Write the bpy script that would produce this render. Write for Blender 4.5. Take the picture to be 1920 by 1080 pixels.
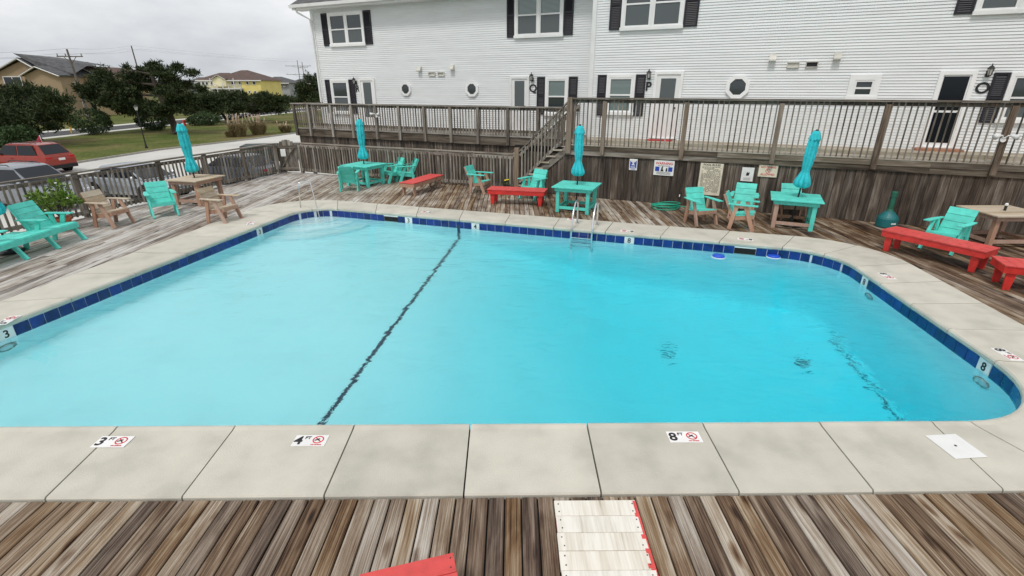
import bpy, bmesh, math, random
import numpy as np
from mathutils import Vector, Matrix
random.seed(7)
R = math.radians
for o in list(bpy.data.objects): bpy.data.objects.remove(o)
scn = bpy.context.scene
C = scn.collection

# ---------------------------------------------------------------- camera, sky, sun, exposure
F, PIT, H = 931.0, R(21.9), 3.0
cam_d = bpy.data.cameras.new('camera'); cam = bpy.data.objects.new('camera', cam_d); C.objects.link(cam)
cam.location = (0, 0, H); cam.rotation_euler = (R(90) - PIT, 0, 0)
cam_d.sensor_width = 36.0; cam_d.lens = F / 1920 * 36; cam_d.clip_start = 0.05; cam_d.clip_end = 6000
scn.camera = cam
w = bpy.data.worlds.new('World'); scn.world = w; w.use_nodes = True
nt = w.node_tree; nt.nodes.clear()
out = nt.nodes.new('ShaderNodeOutputWorld'); bg = nt.nodes.new('ShaderNodeBackground')
sky = nt.nodes.new('ShaderNodeTexSky'); sky.sky_type = 'NISHITA'; sky.sun_disc = False
SUN_EL, SUN_AZ = 58, 205            # azimuth clockwise from +Y: behind the camera, a little to the left
sky.sun_elevation = R(SUN_EL); sky.sun_rotation = R(SUN_AZ); sky.dust_density = 4
tc = nt.nodes.new('ShaderNodeTexCoord'); mp = nt.nodes.new('ShaderNodeMapping'); mp.inputs['Scale'].default_value = (1, 1, 2.6)
ns = nt.nodes.new('ShaderNodeTexNoise'); ns.inputs['Scale'].default_value = 1.9; ns.inputs['Detail'].default_value = 7; ns.inputs['Roughness'].default_value = .55
rp = nt.nodes.new('ShaderNodeValToRGB')
rp.color_ramp.elements[0].position = .36; rp.color_ramp.elements[0].color = (.53, .56, .60, 1)
rp.color_ramp.elements[1].position = .63; rp.color_ramp.elements[1].color = (.96, .97, .98, 1)
ml = nt.nodes.new('ShaderNodeVectorMath'); ml.operation = 'SCALE'; ml.inputs['Scale'].default_value = 9.8
mx = nt.nodes.new('ShaderNodeMixRGB'); mx.inputs[0].default_value = .93
L = nt.links.new
L(tc.outputs['Generated'], mp.inputs[0]); L(mp.outputs[0], ns.inputs['Vector']); L(ns.outputs['Fac'], rp.inputs[0]); L(rp.outputs[0], ml.inputs[0])
L(sky.outputs[0], mx.inputs[1]); L(ml.outputs[0], mx.inputs[2]); L(mx.outputs[0], bg.inputs[0]); L(bg.outputs[0], out.inputs[0])
bg.inputs[1].default_value = 0.1
sd = bpy.data.lights.new('sun', 'SUN'); sd.energy = 1.5; sd.angle = R(11); sd.color = (1, .97, .93)
so = bpy.data.objects.new('sun', sd); C.objects.link(so); so.location = (0, -10, 30)
az = R(SUN_AZ); dirv = Vector((math.sin(az) * math.cos(R(SUN_EL)), math.cos(az) * math.cos(R(SUN_EL)), math.sin(R(SUN_EL))))
so.rotation_euler = dirv.to_track_quat('Z', 'Y').to_euler()
vs = scn.view_settings; vs.view_transform = 'Standard'; vs.look = 'None'; vs.gamma = 1; vs.use_curve_mapping = False; vs.exposure = 0.12
scn.render.resolution_x, scn.render.resolution_y = 1024, 576
scn.render.engine = 'CYCLES'
scn.cycles.diffuse_bounces = 8; scn.cycles.max_bounces = 16

# ---------------------------------------------------------------- surveying helpers (photo -> place)
cP, sP = math.cos(PIT), math.sin(PIT)
def ray(px, py):
    u = -(py - 540) / F
    return ((px - 960) / F, cP + u * sP, -sP + u * cP)
def G(px, py, z=0.):
    d = ray(px, py); t = (z - H) / d[2]
    return Vector((d[0] * t, d[1] * t, z))
def at(px, py, Y):
    d = ray(px, py); k = Y / d[1]
    return Vector((d[0] * k, Y, H + d[2] * k))
EH = Vector((.9106, -.4133, 0)); NB = Vector((.4133, .9106, 0)); P0 = Vector((2.54, 14.6, 0)); RH = math.atan2(-.4133, .9106)
def hw(px, py, off):            # seen point on a plane parallel to the house front -> (s, z)
    q = P0 + NB * off; d = ray(px, py)
    k = (q.x * NB.x + q.y * NB.y) / (d[0] * NB.x + d[1] * NB.y)
    return ((d[0] * k - P0.x) * EH.x + (d[1] * k - P0.y) * EH.y, H + d[2] * k)
def hs(px, off, z=1.5):         # s of a column at image x, height z
    lo = hw(px, 150, off)[0]
    for py in range(0, 500, 4):
        s_, z_ = hw(px, py, off)
        if z_ <= z: return s_
    return lo
def HP(s, off, z=0.): return P0 + EH * s + NB * off + Vector((0, 0, z))

# ---------------------------------------------------------------- materials
MATS = {}
def newmat(name):
    m = bpy.data.materials.new(name); m.use_nodes = True; MATS[name] = m
    n = m.node_tree.nodes; return m, n, m.node_tree.links.new, n['Principled BSDF']
def ramp(n, stops):
    r = n.new('ShaderNodeValToRGB'); e = r.color_ramp.elements
    while len(e) < len(stops): e.new(.5)
    for el, (p, c) in zip(e, stops): el.position = p; el.color = (*c, 1)
    return r
def plain(name, col, rough=.6, var=.12, scale=6, bump=.0, metal=0, spec=.5, bscale=60, rnd=.08):
    """painted or moulded surface: base colour with slight blotches, wear and per-object tone"""
    m, n, l, b = newmat(name)
    tcn = n.new('ShaderNodeTexCoord'); oi = n.new('ShaderNodeObjectInfo')
    add = n.new('ShaderNodeVectorMath'); add.operation = 'ADD'
    sc = n.new('ShaderNodeVectorMath'); sc.operation = 'SCALE'; sc.inputs[0].default_value = (31, 17, 43); l(oi.outputs['Random'], sc.inputs['Scale'])
    l(tcn.outputs['Object'], add.inputs[0]); l(sc.outputs[0], add.inputs[1])
    nz = n.new('ShaderNodeTexNoise'); nz.inputs['Scale'].default_value = scale; nz.inputs['Detail'].default_value = 5; l(add.outputs[0], nz.inputs['Vector'])
    lo = tuple(max(0, c * (1 - var * 1.6)) for c in col); hi = tuple(min(1, c * (1 + var)) for c in col)
    r = ramp(n, [(.3, lo), (.5, col), (.72, hi)]); l(nz.outputs['Fac'], r.inputs[0])
    hsv = n.new('ShaderNodeHueSaturation'); l(r.outputs[0], hsv.inputs['Color'])
    mr = n.new('ShaderNodeMapRange'); mr.inputs['To Min'].default_value = 1 - rnd; mr.inputs['To Max'].default_value = 1 + rnd
    l(oi.outputs['Random'], mr.inputs[0]); l(mr.outputs[0], hsv.inputs['Value'])
    l(hsv.outputs[0], b.inputs['Base Color']); b.inputs['Roughness'].default_value = rough; b.inputs['Metallic'].default_value = metal
    b.inputs['Specular IOR Level'].default_value = spec
    if bump:
        n2 = n.new('ShaderNodeTexNoise'); n2.inputs['Scale'].default_value = bscale; n2.inputs['Detail'].default_value = 4; l(add.outputs[0], n2.inputs['Vector'])
        bp = n.new('ShaderNodeBump'); bp.inputs['Strength'].default_value = bump; bp.inputs['Distance'].default_value = .01
        l(n2.outputs['Fac'], bp.inputs['Height']); l(bp.outputs[0], b.inputs['Normal'])
    return m
def wood(name, stops, axis=1, grain=70, streak=1.6, rough=.85, bump=.35, tonemix=.55, position_tone=False, contrast=1.0, knots=False, huevar=.2, midw=1.1):
    """weathered timber; grain runs along local axis; tone varies from piece to piece"""
    m, n, l, b = newmat(name)
    tcn = n.new('ShaderNodeTexCoord'); oi = n.new('ShaderNodeObjectInfo')
    sc = n.new('ShaderNodeVectorMath'); sc.operation = 'SCALE'; sc.inputs[0].default_value = (23, 57, 91); l(oi.outputs['Random'], sc.inputs['Scale'])
    add = n.new('ShaderNodeVectorMath'); add.operation = 'ADD'; l(tcn.outputs['Object'], add.inputs[0]); l(sc.outputs[0], add.inputs[1])
    def noise(sa, sl, det, dist=0.):
        mpn = n.new('ShaderNodeMapping'); s3 = [sa] * 3; s3[axis] = sl; mpn.inputs['Scale'].default_value = s3
        l(add.outputs[0], mpn.inputs[0])
        z = n.new('ShaderNodeTexNoise'); z.inputs['Scale'].default_value = 1; z.inputs['Detail'].default_value = det; z.inputs['Distortion'].default_value = dist
        z.inputs['Roughness'].default_value = .6; l(mpn.outputs[0], z.inputs['Vector']); return z
    fine = noise(grain, streak, 5, .4); mid = noise(grain * .22, streak * .5, 4, .8); blot = noise(5, 1.1, 5, .6)
    def math_(op, a, bb):
        k = n.new('ShaderNodeMath'); k.operation = op
        for i, v in enumerate((a, bb)):
            if isinstance(v, (int, float)): k.inputs[i].default_value = v
            else: l(v, k.inputs[i])
        return k.outputs[0]
    v = math_('ADD', math_('MULTIPLY', math_('SUBTRACT', fine.outputs['Fac'], .5), (1.0 if knots else .75) * contrast), math_('MULTIPLY', math_('SUBTRACT', mid.outputs['Fac'], .5), midw * contrast))
    v = math_('ADD', v, math_('MULTIPLY', math_('SUBTRACT', blot.outputs['Fac'], .5), .9 * contrast))
    v = math_('ADD', v, math_('MULTIPLY', math_('SUBTRACT', oi.outputs['Random'], .5), tonemix))
    v = math_('ADD', v, .5)
    if position_tone:      # the west side of the deck has bleached grey, the east side has stayed brown
        geo = n.new('ShaderNodeNewGeometry'); sx = n.new('ShaderNodeSeparateXYZ'); l(geo.outputs['Position'], sx.inputs[0])
        mr = n.new('ShaderNodeMapRange'); mr.inputs['From Min'].default_value = -8; mr.inputs['From Max'].default_value = -1
        mr.inputs['To Min'].default_value = .20; mr.inputs['To Max'].default_value = 0; l(sx.outputs['X'], mr.inputs[0])
        mr2 = n.new('ShaderNodeMapRange'); mr2.inputs['From Min'].default_value = 3; mr2.inputs['From Max'].default_value = 9
        mr2.inputs['To Min'].default_value = 0; mr2.inputs['To Max'].default_value = -.16; l(sx.outputs['X'], mr2.inputs[0])
        far = n.new('ShaderNodeMapRange'); far.inputs['From Min'].default_value = 3; far.inputs['From Max'].default_value = 6; l(sx.outputs['Y'], far.inputs[0])
        pn = n.new('ShaderNodeTexNoise'); pn.inputs['Scale'].default_value = 1.1; pn.inputs['Detail'].default_value = 6; pn.inputs['Roughness'].default_value = .62; l(geo.outputs['Position'], pn.inputs['Vector'])
        pv = math_('MULTIPLY', math_('SUBTRACT', pn.outputs['Fac'], .46), .85)
        v = math_('ADD', v, math_('MULTIPLY', math_('ADD', math_('ADD', mr.outputs[0], mr2.outputs[0]), pv), far.outputs[0]))
    if knots:
        mk_ = n.new('ShaderNodeMapping'); s3 = [7.5] * 3; s3[axis] = 2.4; s3[2 if axis != 2 else 0] = .01; mk_.inputs['Scale'].default_value = s3; l(add.outputs[0], mk_.inputs[0])
        dn = n.new('ShaderNodeTexNoise'); dn.inputs['Scale'].default_value = 3; l(mk_.outputs[0], dn.inputs['Vector'])
        dv = n.new('ShaderNodeVectorMath'); dv.operation = 'MULTIPLY_ADD'; l(dn.outputs['Color'], dv.inputs[0]); dv.inputs[1].default_value = (.25, .25, 0); l(mk_.outputs[0], dv.inputs[2])
        vo = n.new('ShaderNodeTexVoronoi'); vo.inputs['Scale'].default_value = 1; l(dv.outputs[0], vo.inputs['Vector'])
        sc2 = n.new('ShaderNodeSeparateXYZ'); l(vo.outputs['Color'], sc2.inputs[0])
        gate = math_('GREATER_THAN', sc2.outputs[0], .66)
        spot = n.new('ShaderNodeMapRange'); spot.inputs['From Min'].default_value = .30; spot.inputs['From Max'].default_value = .05; spot.inputs['To Min'].default_value = 0; spot.inputs['To Max'].default_value = -.42; l(vo.outputs['Distance'], spot.inputs[0])
        v = math_('ADD', v, math_('MULTIPLY', spot.outputs[0], gate))
    r = ramp(n, stops); l(v, r.inputs[0])
    hs_ = n.new('ShaderNodeHueSaturation'); l(r.outputs[0], hs_.inputs['Color'])
    fr_ = math_('FRACT', math_('MULTIPLY', oi.outputs['Random'], 7.37), 0); mrs = n.new('ShaderNodeMapRange'); mrs.inputs['To Min'].default_value = 1 - huevar; mrs.inputs['To Max'].default_value = 1 + huevar * .45; l(fr_, mrs.inputs[0]); sat = mrs.outputs[0]
    if position_tone:
        ms = n.new('ShaderNodeMapRange'); ms.inputs['From Min'].default_value = -8; ms.inputs['From Max'].default_value = -3; ms.inputs['To Min'].default_value = .55; ms.inputs['To Max'].default_value = 1; l(sx.outputs['X'], ms.inputs[0]); sat = math_('MULTIPLY', sat, ms.outputs[0])
    l(sat, hs_.inputs['Saturation'])
    l(hs_.outputs[0], b.inputs['Base Color']); b.inputs['Roughness'].default_value = rough; b.inputs['Specular IOR Level'].default_value = .25
    bp = n.new('ShaderNodeBump'); bp.inputs['Strength'].default_value = bump; bp.inputs['Distance'].default_value = .006
    l(fine.outputs['Fac'], bp.inputs['Height']); l(bp.outputs[0], b.inputs['Normal'])
    return m

M = MATS
DECKSTOPS = [(.05, (.018, .010, .007)), (.24, (.075, .042, .024)), (.42, (.165, .105, .062)), (.58, (.27, .20, .135)), (.76, (.42, .36, .285)), (.95, (.56, .51, .44))]
wood('deck_wood', DECKSTOPS, axis=1, grain=115, streak=1.5, tonemix=.38, position_tone=True, contrast=1.0, bump=.9, knots=True, huevar=.32, midw=.7)
GREY = [(.1, (.06, .05, .04)), (.4, (.16, .135, .11)), (.65, (.27, .24, .2)), (.9, (.42, .385, .34))]
wood('fence_wood', GREY, axis=2, grain=60, streak=2, tonemix=.5)
wood('rail_wood', GREY, axis=0, grain=60, streak=2, tonemix=.4)
BROWN = [(.1, (.04, .028, .02)), (.4, (.11, .083, .062)), (.65, (.2, .16, .125)), (.9, (.33, .28, .23))]
wood('post_wood', [(.1, (.07, .045, .03)), (.45, (.2, .145, .1)), (.9, (.33, .26, .2))], axis=2, grain=50, tonemix=.4)
wood('beam_wood', [(.1, (.04, .03, .022)), (.4, (.12, .095, .07)), (.65, (.2, .165, .125)), (.9, (.36, .32, .27))], axis=0, grain=30, streak=1, tonemix=.4)
wood('skirt_wood', [(.1, (.024, .017, .013)), (.4, (.07, .053, .041)), (.65, (.13, .103, .082)), (.92, (.28, .24, .2))], axis=2, grain=60, streak=1.6, tonemix=.3)
wood('tan_wood', [(.1, (.22, .11, .075)), (.45, (.42, .25, .175)), (.9, (.55, .38, .29))], axis=2, grain=30, streak=3, tonemix=.25, bump=.15, contrast=.6)
wood('tan_top', [(.1, (.24, .17, .11)), (.45, (.46, .37, .26)), (.9, (.62, .53, .41))], axis=0, grain=40, streak=3, tonemix=.3, bump=.15, contrast=.7)
wood('upper_floor_wood', [(.1, (.2, .16, .11)), (.45, (.4, .34, .26)), (.9, (.55, .5, .42))], axis=0, grain=50, tonemix=.3)
plain('teal', (.105, .65, .55), .55, .11, 7, .2, bscale=40, rnd=.08)
plain('red', (.60, .03, .024), .45, .18, 7, .15, rnd=.04)
plain('red_top', (.66, .075, .068), .5, .12, 9, .15, rnd=.05)
wood('white_worn', [(.08, (.3, .25, .19)), (.3, (.62, .57, .48)), (.55, (.78, .74, .66)), (.9, (.84, .81, .75))], axis=0, grain=60, streak=2, tonemix=.12, bump=.3, contrast=.75)
plain('umbrella_cloth', (.03, .52, .58), .85, .16, 9, .3, rnd=.04)
plain('dark_metal', (.02, .02, .022), .4, .1, spec=.5)
plain('siding', (.765, .78, .78), .55, .035, 1.2, rnd=.025)
plain('trim_white', (.82, .82, .81), .5, .04, 3)
plain('shutter', (.014, .013, .02), .5, .15, 8)
plain('concrete', (.54, .515, .44), .85, .10, 2.6, .4, bscale=90, rnd=.05)
plain('plaster', (.90, .955, .96), .8, .03, 1.5)
plain('tile_blue', (.008, .028, .185), .15, .25, 9, rnd=.3)
plain('grout', (.62, .66, .7), .7)
plain('tile_white', (.8, .8, .78), .3, .04)
plain('plaque_white', (.82, .81, .79), .5, .04)
plain('ink_black', (.012, .012, .014), .6, 0)
plain('ink_red', (.6, .03, .04), .6, .1)
plain('ink_blue', (.02, .06, .42), .5, .1)
plain('sign_cream', (.72, .66, .52), .6, .1)
plain('sign_white', (.8, .8, .78), .5, .06)
plain('steel', (.75, .76, .77), .22, .05, metal=1)
plain('lane_tile', (.012, .03, .06), .5, .2, 30)
plain('black_metal', (.012, .012, .012), .4, .1)
plain('lamp_glass', (.5, .5, .46), .15)
plain('asphalt', (.06, .06, .062), .9, .15, .8, .2)
plain('drive_concrete', (.54, .53, .49), .9, .08, .3, .15, bscale=8)
plain('kerb', (.33, .31, .28), .9, .15)
plain('green_hose', (.02, .42, .27), .4, .1)
plain('ash_green', (.015, .16, .17), .4, .1)
plain('ash_stem', (.02, .14, .09), .45, .1)
plain('terracotta', (.42, .13, .06), .7, .15)
plain('float_blue', (.01, .08, .55), .3, .05)
plain('vent_cream', (.62, .6, .54), .6)
plain('car_red', (.27, .026, .012), .2, .05, spec=.6)
plain('car_silver', (.42, .45, .48), .25, .05, metal=.5)
plain('car_grey', (.3, .32, .35), .25, .05, metal=.4)
plain('car_dark', (.09, .1, .115), .25, .05, metal=.4)
plain('tyre', (.012, .012, .013), .8)
plain('rim_metal', (.45, .46, .47), .3, metal=.8)
plain('car_glass', (.008, .011, .016), .12, 0, spec=.35)
plain('lens_red', (.45, .01, .012), .15)
plain('lens_clear', (.7, .7, .7), .1)
plain('bark', (.06, .045, .033), .9, .3, 6, .4)
plain('pole_wood', (.14, .12, .1), .9, .2)
plain('yellow_paint', (.75, .45, .04), .5)
plain('brown_siding', (.36, .265, .165), .8, .08, .3)
plain('tan_siding', (.42, .32, .17), .8, .08, .3)
plain('shingle_grey', (.085, .085, .088), .9, .25, 2)
plain('shingle_brown', (.11, .07, .058), .9, .2, 1)
plain('house_yellow', (.80, .67, .23), .8, .05, .3)
plain('house_cream', (.82, .76, .5), .8, .05, .3)
plain('house_white', (.7, .7, .68), .8, .05, .3)
plain('house_grey', (.34, .35, .36), .8, .08, .3)
plain('house_red', (.5, .05, .05), .8, .08, .3)
plain('far_glass', (.03, .035, .045), .15, 0)
plain('dark_void', (.01, .009, .008), .9, 0)
plain('petal_yellow', (.8, .6, .03), .7)
plain('petal_white', (.85, .83, .78), .7)
plain('mat_red', (.5, .03, .03), .9, .3, 40)
plain('brick_step', (.42, .2, .12), .8, .2, 12)
plain('box_green', (.02, .035, .03), .6, .2)
plain('flag_maroon', (.32, .01, .035), .7, .15, 20)
plain('hydrant_red', (.55, .04, .03), .5)
plain('pampas_plume', (.5, .39, .28), .9, .2, 3)

def leafmat(name, a, bcol, c, scale=1.6):
    m, n, l, b = newmat(name)
    geo = n.new('ShaderNodeNewGeometry'); nz = n.new('ShaderNodeTexNoise'); nz.inputs['Scale'].default_value = scale; nz.inputs['Detail'].default_value = 6; nz.inputs['Roughness'].default_value = .7
    l(geo.outputs['Position'], nz.inputs['Vector'])
    r = ramp(n, [(.32, a), (.5, bcol), (.7, c)]); l(nz.outputs['Fac'], r.inputs[0]); l(r.outputs[0], b.inputs['Base Color'])
    b.inputs['Roughness'].default_value = .7; b.inputs['Specular IOR Level'].default_value = .25
leafmat('pine_needles', (.016, .022, .010), (.034, .052, .018), (.10, .125, .042), 2.4)
leafmat('shrub_leaves', (.03, .05, .02), (.05, .085, .03), (.085, .13, .05), 3)
leafmat('pot_leaves', (.06, .11, .02), (.13, .22, .035), (.22, .34, .06), 8)
leafmat('dry_grass', (.11, .10, .04), (.22, .17, .08), (.38, .29, .16), 4)

# lawn: green with worn brown patches
m, n, l, b = newmat('lawn')
geo = n.new('ShaderNodeNewGeometry')
n1 = n.new('ShaderNodeTexNoise'); n1.inputs['Scale'].default_value = .16; n1.inputs['Detail'].default_value = 6; n1.inputs['Roughness'].default_value = .62
n2 = n.new('ShaderNodeTexNoise'); n2.inputs['Scale'].default_value = 5; n2.inputs['Detail'].default_value = 5
l(geo.outputs['Position'], n1.inputs['Vector']); l(geo.outputs['Position'], n2.inputs['Vector'])
r1 = ramp(n, [(.36, (.075, .105, .022)), (.5, (.13, .14, .04)), (.62, (.19, .155, .07))]); l(n1.outputs['Fac'], r1.inputs[0])
r2 = ramp(n, [(.3, (.6, .6, .6)), (.7, (1.2, 1.2, 1.2))]); l(n2.outputs['Fac'], r2.inputs[0])
mm = n.new('ShaderNodeMixRGB'); mm.blend_type = 'MULTIPLY'; mm.inputs[0].default_value = 1; l(r1.outputs[0], mm.inputs[1]); l(r2.outputs[0], mm.inputs[2])
l(mm.outputs[0], b.inputs['Base Color']); b.inputs['Roughness'].default_value = .95; b.inputs['Specular IOR Level'].default_value = .1
# window glass seen from outside: dark room behind, sky in the reflection
m, n, l, b = newmat('window_glass'); b.inputs['Base Color'].default_value = (.035, .045, .05, 1); b.inputs['Roughness'].default_value = .05; b.inputs['Specular IOR Level'].default_value = .9
m, n, l, b = newmat('window_screen'); b.inputs['Base Color'].default_value = (.10, .115, .12, 1); b.inputs['Roughness'].default_value = .35
m, n, l, b = newmat('window_blind'); b.inputs['Base Color'].default_value = (.2, .28, .27, 1); b.inputs['Roughness'].default_value = .12; b.inputs['Specular IOR Level'].default_value = .8
wv = n.new('ShaderNodeTexWave'); wv.bands_direction = 'Z'; wv.inputs['Scale'].default_value = 9; tcn = n.new('ShaderNodeTexCoord'); l(tcn.outputs['Object'], wv.inputs[0])
rb = ramp(n, [(.2, (.07, .10, .10)), (.6, (.24, .31, .30))]); l(wv.outputs['Fac'], rb.inputs[0]); l(rb.outputs[0], b.inputs['Base Color'])
# water
m, n, l, b = newmat('water'); b.inputs['Base Color'].default_value = (1, 1, 1, 1); b.inputs['Roughness'].default_value = 0.0; b.inputs['IOR'].default_value = 1.33
b.inputs['Transmission Weight'].default_value = 1
geo = n.new('ShaderNodeNewGeometry')
def wn(scale, det, sx=1, sy=1):
    mpn = n.new('ShaderNodeMapping'); mpn.inputs['Scale'].default_value = (sx, sy, 1); mpn.inputs['Rotation'].default_value = (0, 0, .45); l(geo.outputs['Position'], mpn.inputs[0])
    z = n.new('ShaderNodeTexNoise'); z.inputs['Scale'].default_value = scale; z.inputs['Detail'].default_value = det; z.inputs['Distortion'].default_value = .5; l(mpn.outputs[0], z.inputs['Vector']); return z
wa, wb, wp = wn(2.3, 2, 1, 1.7), wn(11, 4, 1, 1.9), wn(.33, 3)
pm_ = n.new('ShaderNodeMapRange'); pm_.inputs['From Min'].default_value = .38; pm_.inputs['From Max'].default_value = .66; pm_.inputs['To Min'].default_value = .16; pm_.inputs['To Max'].default_value = .70; l(wp.outputs['Fac'], pm_.inputs[0])
k1 = n.new('ShaderNodeMath'); k1.operation = 'MULTIPLY_ADD'; l(wb.outputs['Fac'], k1.inputs[0]); l(pm_.outputs[0], k1.inputs[1]); wam = n.new('ShaderNodeMath'); wam.operation = 'MULTIPLY'; l(wa.outputs['Fac'], wam.inputs[0]); wam.inputs[1].default_value = 2.2; l(wam.outputs[0], k1.inputs[2])
bp = n.new('ShaderNodeBump'); bp.inputs['Strength'].default_value = .34; bp.inputs['Distance'].default_value = .03; l(k1.outputs[0], bp.inputs['Height']); l(bp.outputs[0], b.inputs['Normal'])
va = n.new('ShaderNodeVolumeAbsorption'); va.inputs['Color'].default_value = (0, .925, .975, 1); va.inputs['Density'].default_value = .44
l(va.outputs[0], n['Material Output'].inputs['Volume'])

# ---------------------------------------------------------------- mesh helpers
class MB:
    def __init__(s): s.v = []; s.f = []
    def add(s, vs, fs):
        k = len(s.v); s.v += [tuple(q) for q in vs]; s.f += [tuple(i + k for i in f) for f in fs]; return s
    def box(s, x0, x1, y0, y1, z0, z1):
        return s.add([(x0, y0, z0), (x1, y0, z0), (x1, y1, z0), (x0, y1, z0), (x0, y0, z1), (x1, y0, z1), (x1, y1, z1), (x0, y1, z1)],
                     [(0, 3, 2, 1), (4, 5, 6, 7), (0, 1, 5, 4), (1, 2, 6, 5), (2, 3, 7, 6), (3, 0, 4, 7)])
    def bar(s, a, b_, wd, ht, up=(0, 0, 1), taper=1.):
        a, b_ = Vector(a), Vector(b_); d = (b_ - a).normalized(); sd = d.cross(Vector(up))
        if sd.length < 1e-4: sd = d.cross(Vector((0, 1, 0)))
        sd.normalize(); u = sd.cross(d); q = []
        for p, k in ((a, 1.), (b_, taper)):
            for i, j in ((-1, -1), (1, -1), (1, 1), (-1, 1)): q.append(p + sd * (i * wd / 2 * k) + u * (j * ht / 2 * k))
        return s.add(q, [(0, 1, 2, 3), (7, 6, 5, 4), (0, 4, 5, 1), (1, 5, 6, 2), (2, 6, 7, 3), (3, 7, 4, 0)])
    def tube(s, pts, rad, nseg=8, caps=True):
        pts = [Vector(p) for p in pts]; rads = rad if isinstance(rad, (list, tuple)) else [rad] * len(pts)
        vs_ = []; prev = None
        for i, p in enumerate(pts):
            d = (pts[min(i + 1, len(pts) - 1)] - pts[max(i - 1, 0)]).normalized()
            ref = prev if prev is not None else (Vector((0, 0, 1)) if abs(d.z) < .9 else Vector((1, 0, 0)))
            a = (ref - d * ref.dot(d)); a = a.normalized() if a.length > 1e-5 else d.orthogonal().normalized()
            prev = a; c_ = d.cross(a)
            for k in range(nseg):
                t = 2 * math.pi * k / nseg; vs_.append(p + (a * math.cos(t) + c_ * math.sin(t)) * rads[i])
        fs = []
        for i in range(len(pts) - 1):
            for k in range(nseg):
                k2 = (k + 1) % nseg; fs.append((i * nseg + k, i * nseg + k2, (i + 1) * nseg + k2, (i + 1) * nseg + k))
        if caps: fs.append(tuple(range(nseg))[::-1]); fs.append(tuple((len(pts) - 1) * nseg + k for k in range(nseg)))
        return s.add(vs_, fs)
    def lathe(s, prof, nseg=20, c=(0, 0, 0), fold=None):
        vs_ = []
        for i, (r_, z) in enumerate(prof):
            for k in range(nseg):
                t = 2 * math.pi * k / nseg; rr = r_ * (fold(t, i) if fold else 1)
                vs_.append((c[0] + rr * math.cos(t), c[1] + rr * math.sin(t), c[2] + z))
        fs = []
        for i in range(len(prof) - 1):
            for k in range(nseg):
                k2 = (k + 1) % nseg; fs.append((i * nseg + k, i * nseg + k2, (i + 1) * nseg + k2, (i + 1) * nseg + k))
        fs.append(tuple(range(nseg))[::-1]); fs.append(tuple((len(prof) - 1) * nseg + k for k in range(nseg)))
        return s.add(vs_, fs)
    def prism(s, poly, z0, z1):
        n_ = len(poly)
        return s.add([(x, y, z0) for x, y in poly] + [(x, y, z1) for x, y in poly],
                     [tuple(range(n_))[::-1], tuple(range(n_, 2 * n_))] + [(i, (i + 1) % n_, n_ + (i + 1) % n_, n_ + i) for i in range(n_)])
    def xprism(s, poly, y0, y1):     # polygon in the x-z plane, thickness along y
        n_ = len(poly)
        return s.add([(x, y0, z) for x, z in poly] + [(x, y1, z) for x, z in poly],
                     [tuple(range(n_)), tuple(range(n_, 2 * n_))[::-1]] + [((i + 1) % n_, i, n_ + i, n_ + (i + 1) % n_) for i in range(n_)])
    def mesh(s, name, mat, smooth=False):
        me = bpy.data.meshes.new(name); me.from_pydata(s.v, [], s.f); me.materials.append(M[mat]); me.update()
        bm_ = bmesh.new(); bm_.from_mesh(me); bmesh.ops.recalc_face_normals(bm_, faces=bm_.faces); bm_.to_mesh(me); bm_.free()
        if smooth: me.polygons.foreach_set('use_smooth', [True] * len(me.polygons))
        return me
    def build(s, name, mat, parent=None, loc=(0, 0, 0), rot=(0, 0, 0), smooth=False, bevel=0):
        return inst(name, s.mesh(name, mat, smooth), parent, loc, rot, bevel)
def inst(name, me, parent=None, loc=(0, 0, 0), rot=(0, 0, 0), bevel=0):
    o = bpy.data.objects.new(name, me); C.objects.link(o); o.location = loc; o.rotation_euler = rot
    if parent: o.parent = parent
    if bevel:
        bv = o.modifiers.new('bevel', 'BEVEL'); bv.width = bevel; bv.segments = 2; bv.limit_method = 'ANGLE'
    return o
def tag(o, label=None, cat=None, group=None, kind=None):
    for k, v in (('label', label), ('category', cat), ('group', group), ('kind', kind)):
        if v: o[k] = v
    return o
def thing(name, label, cat, loc=(0, 0, 0), rz=0, group=None):
    o = bpy.data.objects.new(name, None); C.objects.link(o); o.location = loc; o.rotation_euler = (0, 0, rz); o.empty_display_size = .2
    return tag(o, label, cat, group)
def hthing(name, label, cat, s, off, z=0., group=None): return thing(name, label, cat, HP(s, off, z), RH, group)
def bx(x0, x1, y0, y1, z0, z1): return MB().box(x0, x1, y0, y1, z0, z1)
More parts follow.
